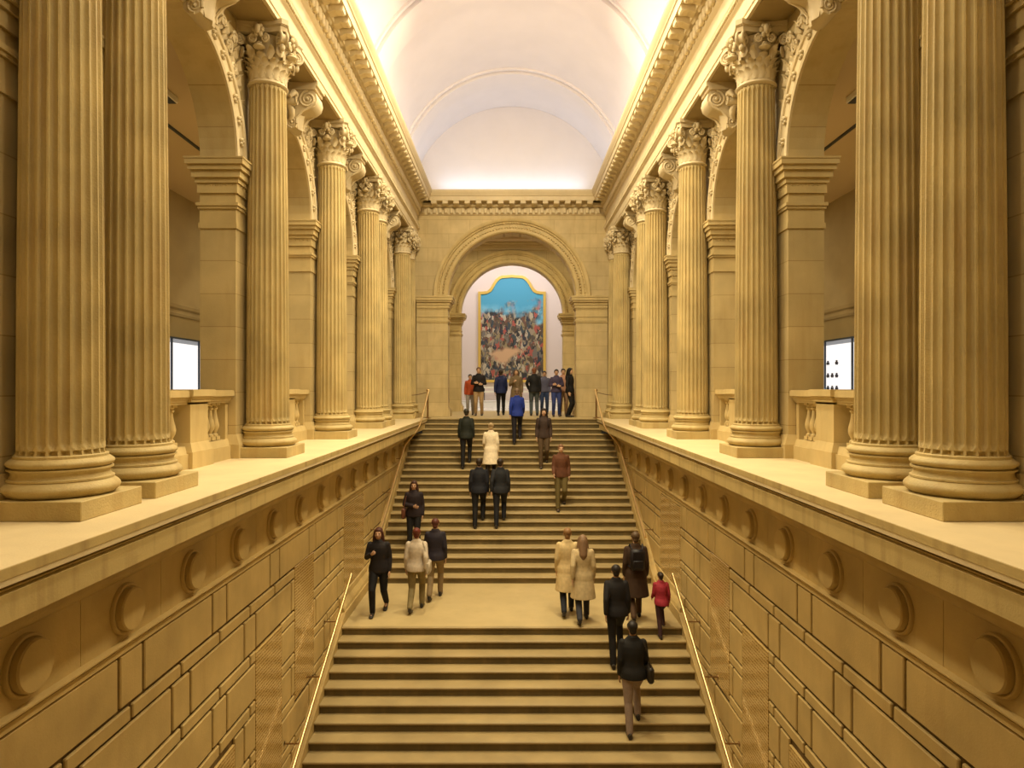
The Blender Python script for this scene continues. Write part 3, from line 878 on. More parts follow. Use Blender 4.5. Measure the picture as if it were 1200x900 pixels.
# ------------------------------------------------------------------ painting (generic stand-in)
def painting_mat():
    m = bpy.data.materials.new('canvas_paint'); n, b = nt(m); L = n.links
    b.inputs['Roughness'].default_value = .6
    tc = n.nodes.new('ShaderNodeTexCoord'); sx = n.nodes.new('ShaderNodeSeparateXYZ'); L.new(tc.outputs['Object'], sx.inputs[0])
    mr = n.nodes.new('ShaderNodeMapRange'); mr.inputs[1].default_value = -2.8; mr.inputs[2].default_value = 2.8; L.new(sx.outputs['Z'], mr.inputs[0])
    nz = n.nodes.new('ShaderNodeTexNoise'); nz.inputs['Scale'].default_value = .75; nz.inputs['Detail'].default_value = 5; L.new(tc.outputs['Object'], nz.inputs['Vector'])
    ad = n.nodes.new('ShaderNodeMath'); ad.operation = 'MULTIPLY_ADD'; L.new(nz.outputs['Fac'], ad.inputs[0]); ad.inputs[1].default_value = .55; L.new(mr.outputs[0], ad.inputs[2])
    sky = n.nodes.new('ShaderNodeValToRGB'); e = sky.color_ramp.elements
    e[0].position = .76; e[0].color = (.75, .66, .48, 1); e[1].position = 1.2; e[1].color = (.07, .36, .56, 1)
    e[1].position = 1.0; x = e.new(.84); x.color = (.22, .55, .72, 1)
    L.new(ad.outputs[0], sky.inputs[0])
    v = n.nodes.new('ShaderNodeTexVoronoi'); v.inputs['Scale'].default_value = 5.5; 
    mp = n.nodes.new('ShaderNodeMapping'); mp.inputs['Scale'].default_value = (1.5, 1, .8); L.new(tc.outputs['Object'], mp.inputs[0])
    dn = n.nodes.new('ShaderNodeTexNoise'); dn.inputs['Scale'].default_value = 4; dn.inputs['Detail'].default_value = 6; L.new(mp.outputs[0], dn.inputs['Vector'])
    va = n.nodes.new('ShaderNodeVectorMath'); va.operation = 'MULTIPLY_ADD'; L.new(dn.outputs['Color'], va.inputs[0]); va.inputs[1].default_value = (.7, 0, .7); L.new(mp.outputs[0], va.inputs[2])
    L.new(va.outputs[0], v.inputs['Vector'])
    sp = n.nodes.new('ShaderNodeSeparateColor'); L.new(v.outputs['Color'], sp.inputs[0])
    cr = n.nodes.new('ShaderNodeValToRGB'); cr.color_ramp.interpolation = 'CONSTANT'; e = cr.color_ramp.elements
    cols = [(.03, .03, .03), (.10, .08, .06), (.35, .28, .18), (.05, .07, .08), (.40, .10, .07), (.10, .07, .04), (.48, .42, .30), (.03, .04, .06), (.18, .16, .13), (.16, .08, .05), (.30, .24, .12)]
    e[0].position = 0; e[0].color = (*cols[0], 1); e[1].position = 1/11; e[1].color = (*cols[1], 1)
    for i, c in enumerate(cols[2:]): q = e.new((i+2)/11); q.color = (*c, 1)
    L.new(sp.outputs[0], cr.inputs[0])
    n2 = n.nodes.new('ShaderNodeTexNoise'); n2.inputs['Scale'].default_value = 1.1; n2.inputs['Detail'].default_value = 4; L.new(tc.outputs['Object'], n2.inputs['Vector'])
    m2 = n.nodes.new('ShaderNodeMath'); m2.operation = 'MULTIPLY_ADD'; L.new(n2.outputs['Fac'], m2.inputs[0]); m2.inputs[1].default_value = .6; L.new(mr.outputs[0], m2.inputs[2])
    th = n.nodes.new('ShaderNodeMapRange'); th.inputs[1].default_value = 1.0; th.inputs[2].default_value = .90; th.clamp = True; L.new(m2.outputs[0], th.inputs[0])
    mx = n.nodes.new('ShaderNodeMix'); mx.data_type = 'RGBA'; L.new(th.outputs[0], mx.inputs[0]); L.new(sky.outputs[0], mx.inputs[6]); L.new(cr.outputs[0], mx.inputs[7])
    # pale ground low and dark foot
    gr = n.nodes.new('ShaderNodeMath'); gr.operation = 'ABSOLUTE'
    sh = n.nodes.new('ShaderNodeMath'); sh.operation = 'MULTIPLY_ADD'; L.new(nz.outputs['Fac'], sh.inputs[0]); sh.inputs[1].default_value = .25; 
    ofs = n.nodes.new('ShaderNodeMath'); ofs.operation = 'ADD'; L.new(mr.outputs[0], ofs.inputs[0]); ofs.inputs[1].default_value = -.38; L.new(ofs.outputs[0], sh.inputs[2])
    L.new(sh.outputs[0], gr.inputs[0])
    xs = n.nodes.new('ShaderNodeMath'); xs.operation = 'ADD'; L.new(sx.outputs['X'], xs.inputs[0]); xs.inputs[1].default_value = .35
    xa = n.nodes.new('ShaderNodeMath'); xa.operation = 'ABSOLUTE'; L.new(xs.outputs[0], xa.inputs[0])
    xm = n.nodes.new('ShaderNodeMath'); xm.operation = 'MULTIPLY_ADD'; L.new(xa.outputs[0], xm.inputs[0]); xm.inputs[1].default_value = .09; L.new(gr.outputs[0], xm.inputs[2])
    g2 = n.nodes.new('ShaderNodeMapRange'); g2.inputs[1].default_value = .10; g2.inputs[2].default_value = .06; L.new(xm.outputs[0], g2.inputs[0])
    m3 = n.nodes.new('ShaderNodeMix'); m3.data_type = 'RGBA'; L.new(g2.outputs[0], m3.inputs[0]); L.new(mx.outputs[2], m3.inputs[6]); m3.inputs[7].default_value = (.62, .40, .22, 1)
    L.new(m3.outputs[2], b.inputs['Base Color'])
    return m
def paint_outline(k, N=14):
    # half-width 1.66, height 5.6, with raised curved crest
    w, sh_, h = 1.66+k, 4.45+k, 5.55+k
    half = [(1.66, 4.55), (1.5, 4.55), (1.3, 4.58), (1.12, 4.68), (1.0, 4.85), (.88, 5.07), (.76, 5.24), (.62, 5.36), (.5, 5.40), (.2, 5.42), (0, 5.44)]
    off = [(k, k), (k*.6, k), (k*.2, k), (k*.6, k), (k*.9, k*.5), (k*.9, k*.5), (k*.8, k*.7), (k*.5, k*.9), (.3*k, k), (0, k), (0, k)]
    right = [(x+o[0], z+o[1]) for (x, z), o in zip(half, off)]
    return [(-w, -k), (w, -k)]+right+[(-x, z) for x, z in right[-2::-1]]
root = empty('large_painting', (0, 36.35, 1.45))
def prism(pts, y0, y1):
    m = MB(); n_ = len(pts)
    m.add([(p[0], y0, p[1]) for p in pts]+[(p[0], y1, p[1]) for p in pts], [tuple(range(n_))]+[(i, (i+1) % n_, n_+(i+1) % n_, n_+i) for i in range(n_)]); return m
P_in, P_out = paint_outline(0), paint_outline(.14)
cv = prism(P_in, -.04, .0)
cv.v = [(x, y, z-2.8) for x, y, z in cv.v]
o = obj('canvas', cv, painting_mat(), root, local=True); o.location = (0, 0, 2.8); o['label'] = 'blue sky above a crowded mass of dark, cream and red shapes'
m = MB(); n_ = len(P_in); m.add([(p[0], -.09, p[1]) for p in P_in]+[(p[0], -.09, p[1]) for p in P_out]+[(p[0], .03, p[1]) for p in P_out]+[(p[0], -.03, p[1]) for p in P_in],
      [f for i in range(n_) for f in ((i, (i+1) % n_, n_+(i+1) % n_, n_+i), (n_+i, n_+(i+1) % n_, 2*n_+(i+1) % n_, 2*n_+i), (3*n_+i, 3*n_+(i+1) % n_, (i+1) % n_, i))])
obj('frame', m, 'gold', root, local=True)
tag(root, 'tall painting in a gilt frame with curved crest, hung beyond the arches', 'painting')

# ------------------------------------------------------------------ galleries behind the arcades
for s, side in SIDES:
    m = MB(); m.box(-XG-.2, -XG, Y0, YE+.5, 0, 3.0); root = struct('wall_'+side+'_gallery', sg(m, s), 'gallery_low')
    m = MB(); m.box(-XG-.2, -XG+.0, Y0, YE+.5, 3.0, 5.7); obj('upper_wall', sg(m, s), 'gallery', root)
    m = MB(); m.extrude_y([(-XG-.05, 2.70), (-XG+.03, 2.70), (-XG+.05, 2.76), (-XG+.05, 2.84), (-XG+.10, 2.88), (-XG+.12, 2.95), (-XG+.12, 3.0), (-XG-.05, 3.0)], Y0, YE+.5)
    obj('dado_moulding', sg(m, s), 'gallery', root)
    m = MB(); m.box(-XG-.2, -XAB+.02, Y0, YE+.5, 5.6, 5.75); struct('ceiling', sg(m, s), 'gallery_ceiling')
    m = MB(); m.box(-XG, -XAB+.02, YE+.3, YE+.5, 0, 5.7); struct('wall_'+side+'_gallery_end', sg(m, s), 'gallery')
    m = MB(); m.box(-6.03, -5.97, 5, 22, 5.575, 5.6)
    tag(obj('ceiling_track', sg(m, s), 'track'), 'long dark lighting track on the %s gallery ceiling' % side, 'light track')
    root = empty('ceiling_lamp', (s*5.36, 10.6, 5.6))
    m = MB(); m.box(-5.44, -5.28, 10.4, 10.8, 5.50, 5.60, bev=.01); obj('housing', sg(m, s), 'fixture', root)
    m = MB(); m.box(-5.42, -5.30, 10.42, 10.78, 5.492, 5.502); obj('lens', sg(m, s), 'track', root)
    tag(root, 'small boxy white lamp on the %s gallery ceiling seen through the first arch' % side, 'lamp')
    # lit display case
    root = empty('display_case', (s*7.6, 15.5, .004))
    y0c, y1c = 13.0, 17.3
    m = MB(); m.box(-7.88, -7.2, y0c, y1c, .004, .55, bev=.01); obj('base', sg(m, s), 'gallery_low', root)
    m = MB(); m.box(-7.87, -7.84, y0c+.02, y1c-.02, .56, 2.07); obj('lit_back', sg(m, s), 'caseback', root)
    m = MB(); m.box(-7.86, -7.2, y0c, y1c, 2.06, 2.10); m.box(-7.86, -7.2, y0c, y1c, .55, .585)
    for yy in (13.0, 14.47, 15.73, 17.26): m.box(-7.24, -7.205, yy, yy+.035, .58, 2.07)
    obj('frame', sg(m, s), 'bluegrey', root)
    m = MB(); m.box(-7.214, -7.208, y0c+.02, y1c-.02, .58, 2.07); obj('glass_pane', sg(m, s), 'glass', root)
    shelf_z = (.95, 1.25, 1.55) if s > 0 else ()
    for zz in shelf_z:
        m = MB(); m.box(-7.84, -7.45, 15.9, 17.2, zz-.012, zz); obj('shelf', sg(m, s), 'glass', root)
    tag(root, 'brightly lit white glass display case in the %s gallery, seen over the balustrade' % side, 'display case')
    def pot(x, y, z, h, mat, lab, grp, form):
        m = MB(); pr = {0: [(.25, 0), (.3, .05), (.42, .35), (.36, .6), (.2, .75), (.26, .95), (.24, 1)], 1: [(.45, 0), (.45, .12), (.15, .18), (.2, .45), (.28, .7), (.15, .85), (.18, .95), (.05, 1)]}[form]
        m.lathe([(r*h*.8, q*h) for r, q in pr], (x, y, z), 14); tag(obj('vase' if form == 0 else 'statuette', m, mat, None, 40), lab, 'vase' if form == 0 else 'figurine', grp)
    if s > 0:
        rw = ['lowest', 'second', 'third', 'top']
        for r_, zz in enumerate((.587, .95, 1.25, 1.55)):
            for c_, yy in enumerate((16.02, 16.24, 16.46)):
                if r_ == 3 and c_ == 1: continue
                pot(7.62, yy, zz+.001, .17 if r_ == 0 else .11, 'dark', 'tiny dark pot in the right display case, %s row, %s' % (rw[r_], ('near', 'middle', 'far')[c_]), 'small pots in the right display case', 0)
        pot(7.5, 15.45, .587, .26, 'dark', 'small dark statuette standing alone on the right display case floor', None, 1)
    else:
        pot(-7.5, 15.25, .587, .26, plain('ochre_ware', (.5, .38, .15), .5), 'small ochre figure standing on the left display case floor', None, 1)

# back end of the hall behind the viewer and outer shell (keeps light in)
m = MB(); m.box(-XG-.2, XG+.2, Y0-.2, Y0, -9, 11.4); struct('wall_behind', m, 'ashlar_end')

# ------------------------------------------------------------------ handrails
def smooth_path(pts, it=2):
    pts = [Vector(p) for p in pts]
    for _ in range(it):
        q = [pts[0]]
        for a, b_ in zip(pts, pts[1:]): q += [a*.75+b_*.25, a*.25+b_*.75]
        q.append(pts[-1]); pts = q
    return pts
zst = lambda y: -(YT-y)*RI/TU
zsl = lambda y: ZL-(YLF-y)*RI/TL
for s, side in SIDES:
    root = empty('handrail', (s*3.05, 19, zst(19)))
    pts = smooth_path([(s*2.74, 22.42, .93), (s*2.74, 20.55, zst(20.55)+.90), (s*2.80, 20.15, zst(20.15)+.87), (s*3.02, 19.5, zst(19.5)+.87), (s*3.05, 19.2, zst(19.2)+.87), (s*3.05, 15.6, zst(15.6)+.87)])
    m = MB(); m.tube(pts, .026, 10); m.ell(pts[0], (.04, .04, .04), 10, 8); obj('rail', m, 'brass', root, 60)
    for y in (18.9, 17.4, 16.0):
        m = MB(); z = zst(y)+.84; m.tube([(s*3.05, y, z), (s*3.06, y, z-.05), (s*3.12, y, z-.07), (s*3.31, y, z-.07)], .011, 7); m.lathe([(.03, -.01), (.03, .0)], (s*3.30, y, z-.07), 12, 'X'); obj('bracket', m, 'bracket', root, 50)
    m = MB(); m.tube([(s*2.74, 22.3, .84), (s*2.74, 22.35, .0)], .014, 8); obj('post', m, 'bracket', root, 50)
    tag(root, 'brass handrail curving down the %s side of the upper flight' % side, 'handrail')
    root = empty('handrail', (s*3.05, 10, zsl(10)))
    pts = [(s*3.05, 12.95, zsl(12.95)+.80), (s*3.05, 8.0, zsl(8.0)+.74)]
    m = MB(); m.tube(pts, .026, 10); m.ell(pts[0], (.028, .028, .028), 10, 8); obj('rail', m, 'brass', root, 60)
    for y in (12.0, 10.95, 9.9, 8.6):
        m = MB(); z = zsl(y)+.76; m.tube([(s*3.05, y, z-.01), (s*3.06, y, z-.05), (s*3.12, y, z-.06), (s*3.31, y, z-.06)], .011, 7); m.lathe([(.035, -.01), (.035, .0)], (s*3.30, y, z-.06), 12, 'X'); obj('bracket', m, 'bracket', root, 50)
    tag(root, 'straight brass handrail down the %s side of the lower flight' % side, 'handrail')

# ------------------------------------------------------------------ people
def remeshed(name, mb, voxel, smooth_it=4):
    me = bpy.data.meshes.new(name+'_src'); me.from_pydata(mb.v, [], mb.f); me.update()
    o = bpy.data.objects.new(name+'_src', me); COL.objects.link(o)
    r = o.modifiers.new('r', 'REMESH'); r.mode = 'VOXEL'; r.voxel_size = voxel; r.use_smooth_shade = True
    if smooth_it:
        q = o.modifiers.new('s', 'SMOOTH'); q.factor = .5; q.iterations = smooth_it
    dg = bpy.context.evaluated_depsgraph_get(); dg.update()
    out = bpy.data.meshes.new_from_object(o.evaluated_get(dg)); out.name = name
    out.polygons.foreach_set('use_smooth', [True]*len(out.polygons))
    bpy.data.objects.remove(o); bpy.data.meshes.remove(me)
    return out
def limb(mb, pts, rs, seg=12):
    """tapered tube with rounded ends and joints"""
    P = [Vector(p) for p in pts]
    pp = []; rr = []
    for i in range(len(P)-1):
        for k in range(5):
            t = k/5; pp.append(P[i].lerp(P[i+1], t)); rr.append(rs[i]*(1-t)+rs[i+1]*t)
    pp.append(P[-1]); rr.append(rs[-1])
    mb.tube(pp, rr, seg)
    for p, r in zip(P, rs): mb.ell(p, (r, r, r), 10, 8)
def loft(mb, rings, seg=20):
    """rings: (z, cx, cy, rx, ry)"""
    vs = []
    for z, cx, cy, rx, ry in rings:
        for i in range(seg):
            a = 2*PI*i/seg; vs.append((cx+rx*math.cos(a), cy+ry*math.sin(a), z))
    n = len(rings)
    mb.add(vs, [(j*seg+i, j*seg+(i+1) % seg, (j+1)*seg+(i+1) % seg, (j+1)*seg+i) for j in range(n-1) for i in range(seg)]+[tuple(range(seg))[::-1], tuple(range((n-1)*seg, n*seg))])
def skeleton(pose):
    """1.70 m figure facing -Y; origin under the rear (lower) foot line at floor level"""
    K = {}
    z0 = 0; hipy = 0
    if pose == 'stand':
        feet = [(-.105, 0, 0), (.11, .03, 0)]; hip = (0, 0, .90); lean = 0
    elif pose == 'walk':
        feet = [(-.09, -.22, 0), (.09, .25, 0)]; hip = (0, 0, .875); lean = -.02
    elif pose == 'up':        # rising in the facing direction: the leading foot one step up
        feet = [(-.09, -.30, .15), (.09, .015, 0)]; hip = (0, -.13, .94); lean = -.06
    elif pose == 'down':
        feet = [(-.09, -.30, -.15), (.09, .015, 0)]; hip = (0, -.10, .80); lean = -.01
    K['feet'] = []; K['hip'] = Vector(hip)
    for i, f in enumerate(feet):
        f = Vector(f); sx_ = -1 if i == 0 else 1
        ank = f+Vector((0, .05, .085))
        if pose == 'walk' and i == 1: ank = f+Vector((0, .06, .14))
        hj = Vector(hip)+Vector((sx_*.092, 0, .0))
        d = ank-hj; L = d.length; a = .43; b_ = .425
        L2 = min(L, a+b_-.002); q = (a*a-b_*b_+L2*L2)/(2*L2); h = math.sqrt(max(0, a*a-q*q))
        dn = d.normalized(); fw = Vector((0, -1, 0)); fw = (fw-dn*fw.dot(dn)).normalized()
        knee = hj+dn*q+fw*h
        K['feet'].append((hj, knee, ank, f))
    K['lean'] = lean
    return K
def add_hand(mb, wrist, dirn, palmn, sx_, curl=.5):
    d = Vector(dirn).normalized(); nrm = Vector(palmn); nrm = (nrm-d*nrm.dot(d)).normalized(); sd = d.cross(nrm)*(sx_)
    w = Vector(wrist)
    mt = Matrix((sd, nrm, d)).transposed()
    mb.ell(w+d*.045, (.038, .016, .052), 10, 8, mt)
    for k, (o, L) in enumerate(((-.028, .062), (-.009, .072), (.010, .068), (.028, .052))):
        p = w+d*.085+sd*o; q = p+(d*.6+sd*o*2)*L*.5; c = (d*math.cos(curl)+nrm*math.sin(curl)); r_ = q+c*L*.4; c2 = (d*math.cos(curl*1.9)+nrm*math.sin(curl*1.9)); e = r_+c2*L*.35
        limb(mb, [w+d*.06+sd*o*.8, p, q, r_, e], [.010, .0095, .009, .0085, .0075], 8)
    b0 = w+d*.03-sd*.030; limb(mb, [b0, b0+d*.028-sd*.022+nrm*.01, b0+d*.055-sd*.026+nrm*.022], [.013, .011, .009], 8)
def torso_pts(K): 
    h = K['hip']; l = K['lean']
    return lambda z: Vector((0, h.y+l*(z-.9)/.5, h.z-.90+z))
ARMS = {
 'hang': lambda s_: ((s_*.165, 0, 1.375), (s_*.205, .03, 1.11), (s_*.215, -.04, .87)),
 'swingf': lambda s_: ((s_*.165, 0, 1.375), (s_*.200, -.03, 1.115), (s_*.20, -.20, .935)),
 'swingb': lambda s_: ((s_*.165, 0, 1.375), (s_*.205, .13, 1.13), (s_*.215, .13, .89)),
 'fold': lambda s_: ((s_*.165, 0, 1.375), (s_*.235, -.02, 1.13), (-s_*.01, -.19, 1.13+.02*s_)),
 'phone': lambda s_: ((s_*.165, 0, 1.375), (s_*.225, -.03, 1.13), (s_*.09, -.25, 1.24)),
 'pocket': lambda s_: ((s_*.165, 0, 1.375), (s_*.27, .05, 1.14), (s_*.19, -.04, .94)),
}
MESHES = {}
def part_meshes(pose, arms, coat, hair):
    """returns dict of shared meshes"""
    out = {}
    K = skeleton(pose); T = torso_pts(K)
    key = ('body', pose, arms)
    at = lambda p: Vector((p[0], p[1], 0))+Vector((0, T(p[2]).y, T(p[2]).z))
    armp = {}
    for s_, an in zip((-1, 1), arms): armp[s_] = [at(p) for p in ARMS[an](s_)]
    head = at((0, -.012, 1.595))
    if key not in MESHES:
        mb = MB()
        loft(mb, [(T(z).z, 0, T(z).y+cy, rx, ry) for z, cy, rx, ry in ((.84, .0, .10, .08), (.88, .01, .15, .11), (.94, .01, .165, .115), (1.02, .0, .145, .10), (1.12, 0, .135, .095), (1.24, 0, .155, .105), (1.33, .0, .15, .09), (1.385, .0, .13, .07), (1.425, 0, .11, .06), (1.45, 0, .06, .05))])
        limb(mb, [at((0, .01, 1.40)), at((0, -.0, 1.47)), at((0, -.012, 1.54))], [.06, .052, .05])
        # head: skull, face, jaw, nose, ears, brow
        mb.ell(head+Vector((0, .012, .02)), (.074, .090, .085), 20, 14)
        mb.ell(head+Vector((0, -.02, -.025)), (.062, .068, .085), 18, 12)
        mb.ell(head+Vector((0, -.045, -.085)), (.034, .030, .026), 12, 8)
        limb(mb, [head+Vector((0, -.080, .012)), head+Vector((0, -.104, -.028))], [.009, .015], 8)
        for q in (-1, 1):
            mb.ell(head+Vector((q*.076, .012, -.008)), (.010, .018, .030), 8, 8)
            mb.ell(head+Vector((q*.027, -.076, .020)), (.022, .010, .008), 8, 6)
            mb.ell(head+Vector((q*.040, -.060, -.030)), (.022, .020, .02), 8, 6)
        mb.ell(head+Vector((0, -.086, -.058)), (.024, .010, .009), 10, 6)
        for s_ in (-1, 1):
            a = armp[s_]
            limb(mb, a, [.052, .040, .027])
            d = (a[2]-a[1]).normalized(); pn = Vector((-s_, 0, 0)) if abs(d.x) < .6 else Vector((0, 1, 0))
            add_hand(mb, a[2], d, pn, s_, .45)
        for hj, kn, an, ft in K['feet']:
            limb(mb, [hj, hj.lerp(kn, .35), kn, kn.lerp(an, .3), an], [.088, .080, .055, .056, .036])
            limb(mb, [an+Vector((0, .02, -.045)), an+Vector((0, -.12, -.055))], [.035, .028])
        MESHES[key] = remeshed('body', mb, .0095, 2)
        e = MB()
        for q in (-1, 1): e.ell(head+Vector((q*.028, -.078, .003)), (.013, .009, .009), 10, 8)
        e2 = MB(); e2.ell(head+Vector((0, -.096, -.057)), (.021, .006, .006), 10, 6)
        for nm_, mm in (('eyes', e), ('lips', e2)):
            me = bpy.data.meshes.new(nm_); me.from_pydata(mm.v, [], mm.f); MESHES[(nm_,)+key[1:]] = me
    out['body'] = MESHES[key]; out['eyes'] = MESHES[('eyes',)+key[1:]]; out['lips'] = MESHES[('lips',)+key[1:]]
    key = ('top', pose, arms, coat)
    if key not in MESHES:
        mb = MB(); e = .028 if coat else .018
        lo = {'jacket': .84, 'long': .50, 'dress': .42, 'shirt': .87}[coat or 'shirt']
        rings = [(1.02, 0, .145, .105), (1.10, 0, .130, .098), (1.24, 0, .158, .108), (1.33, 0, .160, .100), (1.38, .0, .140, .082), (1.425, 0, .095, .062), (1.452, .002, .072, .060)]
        low = [(.94, .008, .175, .125), (.88, .01, .178, .13)] + ([(.84, .01, .178, .132)] if coat != 'shirt' else [])
        if lo < .8:
            low += [(.72, .02, .195, .155), (.60, .02, .21, .18), (lo, .02, .225, .20)]
        rings = low[::-1]+rings
        loft(mb, [(T(z).z, 0, T(z).y+cy, rx+e, ry+e) for z, cy, rx, ry in rings])
        for s_ in (-1, 1):
            a = armp[s_]; w = a[1].lerp(a[2], .93)
            limb(mb, [a[0], a[0].lerp(a[1], .5), a[1], a[1].lerp(a[2], .5), w], [.050+e*.4, .050+e*.4, .044+e*.4, .042+e*.3, .036+e*.2])
        if coat:   # collar
            mb.lathe([(.065, -.03), (.088, -.02), (.078, .045), (.062, .045)], at((0, .005, 1.445)), 16)
        MESHES[key] = remeshed('top', mb, .013, 3)
    out['top'] = MESHES[key]
    key = ('trousers', pose)
    if key not in MESHES:
        mb = MB()
        loft(mb, [(T(z).z, 0, T(z).y+.008, rx, ry) for z, rx, ry in ((.80, .12, .10), (.86, .175, .128), (.94, .18, .13), (1.03, .158, .115))])
        for hj, kn, an, ft in K['feet']:
            limb(mb, [hj, hj.lerp(kn, .4), kn, kn.lerp(an, .4), an+Vector((0, .0, -.0))], [.102, .092, .070, .066, .056])
        MESHES[key] = remeshed('trousers', mb, .013, 3)
        mb = MB()
        for hj, kn, an, ft in K['feet']:
            rise = an.z-ft.z-.085
            vs_ = []
            b0 = Vector((ft.x, ft.y, ft.z))
            prof = [(-.155, .030, .034, .0), (-.135, .042, .044, .0), (-.09, .046, .055, .0), (-.03, .042, .075, .0), (.02, .040, .10, .0), (.075, .040, .105, .0), (.10, .030, .09, .0)]
            n_ = len(prof); sgm = 12
            for (y, hw, h, _) in prof:
                zr = max(0, (y+.09)/.19)*rise
                for i in range(sgm):
                    a = 2*PI*i/sgm; zz_ = (.5+.5*math.sin(a))*h
                    vs_.append(b0+Vector((hw*math.cos(a)*(1 if zz_ < h*.6 else .85), y+.02, zz_+zr)))
            mb.add(vs_, [(j*sgm+i, j*sgm+(i+1) % sgm, (j+1)*sgm+(i+1) % sgm, (j+1)*sgm+i) for j in range(n_-1) for i in range(sgm)]+[tuple(range(sgm))[::-1], tuple(range((n_-1)*sgm, n_*sgm))])
        me = bpy.data.meshes.new('shoes'); me.from_pydata(mb.v, [], mb.f); me.polygons.foreach_set('use_smooth', [True]*len(me.polygons)); me.set_sharp_from_angle(angle=1)
        MESHES[('shoes', pose)] = me
    out['trousers'] = MESHES[key]; out['shoes'] = MESHES[('shoes', pose)]
    key = ('hair', pose, hair)
    if key not in MESHES:
        mb = MB(); H = head
        mb.ell(H+Vector((0, .024, .034)), (.084, .092, .086), 18, 12)
        mb.ell(H+Vector((0, -.045, .070)), (.060, .035, .028), 12, 8)
        for q in (-1, 1): mb.ell(H+Vector((q*.066, .0, .03)), (.020, .05, .045), 10, 8)
        mb.ell(H+Vector((0, .065, -.035)), (.060, .040, .055), 12, 8)
        if hair == 'long':
            limb(mb, [H+Vector((0, .055, .0)), H+Vector((0, .075, -.12)), H+Vector((0, .105, -.26)), H+Vector((0, .11, -.36))], [.085, .088, .085, .05])
            for q in (-1, 1): limb(mb, [H+Vector((q*.070, .0, .03)), H+Vector((q*.085, .01, -.10)), H+Vector((q*.09, .03, -.26))], [.026, .034, .030])
        if hair == 'bun': mb.ell(H+Vector((0, .11, .06)), (.04, .04, .04), 10, 8)
        MESHES[key] = remeshed('hair', mb, .010, 2)
    out['hair'] = MESHES[key]
    return out
CM = {}
def cmat(col, rough=.75):
    k = tuple(col)+(rough,)
    if k not in CM: CM[k] = plain('cloth_%02d' % len(CM), col, rough, noise=.12, scale=18, bump=.2, spec=.3)
    return CM[k]
def mpart(name, me, mat, root):
    o = bpy.data.objects.new(name, me); COL.objects.link(o); o.parent = root
    if not me.materials: me.materials.append(None)
    o.material_slots[0].link = 'OBJECT'; o.material_slots[0].material = mat
    return o
def person(px, place, face, pose, arms, coat, hair, cols, label, h=1.70, bag=None, turn=0, grp=None):
    """place: ('land', y) / ('upper', n) / ('lower', n) / ('mid', y); face 'away' or 'toward'"""
    kind, v = place
    sc_ = h/1.70
    if kind == 'land': y, z = v, 0
    elif kind == 'mid': y, z = v, ZL
    elif kind == 'upper': y, z = YT-v*TU+.20, -v*RI
    else: y, z = YLF-v*TL+.18, ZL-v*RI
    x = (px-600)*y/800
    top, leg, hairc, skin = cols
    root = empty('person', (x, y, z+.001), (0 if face == 'toward' else PI if face == 'away' else face)+turn)
    root.scale = (sc_, 1 if pose in ('up', 'down') else sc_, 1 if pose in ('up', 'down') and abs(sc_-1) < .04 else sc_)
    if pose in ('up', 'down'): root.scale = (sc_, 1, sc_ if abs(sc_-1) > .04 else 1)
    pm = part_meshes(pose, arms, coat, hair)
    nm = {'jacket': 'jacket', 'long': 'coat', 'dress': 'dress', 'shirt': 'shirt'}[coat]
    mpart('body', pm['body'], cmat(skin, .55), root)
    mpart('eyes', pm['eyes'], cmat((.05, .03, .02), .3), root); mpart('lips', pm['lips'], cmat((.40, .14, .10), .5), root)
    mpart('trousers', pm['trousers'], cmat(leg), root)
    mpart('shoes', pm['shoes'], cmat((.03, .025, .02), .4), root)
    mpart(nm, pm['top'], cmat(top), root)
    mpart('hair', pm['hair'], cmat(hairc, .5), root)
    if bag:
        K = skeleton(pose); T = torso_pts(K)
        m = MB()
        if bag[0] == 'backpack':
            c = T(1.22)+Vector((0, .21, 0)); m.box(c.x-.14, c.x+.14, c.y-.06, c.y+.07, c.z-.20, c.z+.20, bev=.045); m.box(c.x-.10, c.x+.10, c.y+.07, c.y+.10, c.z-.16, c.z+.0, bev=.015)
            for q in (-1, 1): m.tube([c+Vector((q*.10, -.05, .18)), c+Vector((q*.12, -.16, .26)), c+Vector((q*.13, -.33, .15)), c+Vector((q*.13, -.34, -.0)), c+Vector((q*.16, -.2, -.14)), c+Vector((q*.13, -.05, -.16))], .014, 6)
        else:
            c = T(.92)+Vector((-.25, .02, 0)); m.box(c.x-.05, c.x+.05, c.y-.16, c.y+.16, c.z-.13, c.z+.12, bev=.03)
            m.tube([c+Vector((0, -.12, .10)), c+Vector((.06, -.10, .40)), c+Vector((.12, 0, .53)), c+Vector((.06, .08, .40)), c+Vector((0, .12, .10))], .010, 6)
        obj('backpack' if bag[0] == 'backpack' else 'shoulder_bag', m, cmat(bag[1], .5), root, 40, local=True)
    return tag(root, label, 'person', grp)
SK = (.55, .33, .20); SK2 = (.42, .24, .14); BLK = (.008, .007, .007); DK = (.018, .014, .012); HB = (.03, .018, .010); TAN = (.36, .24, .12)
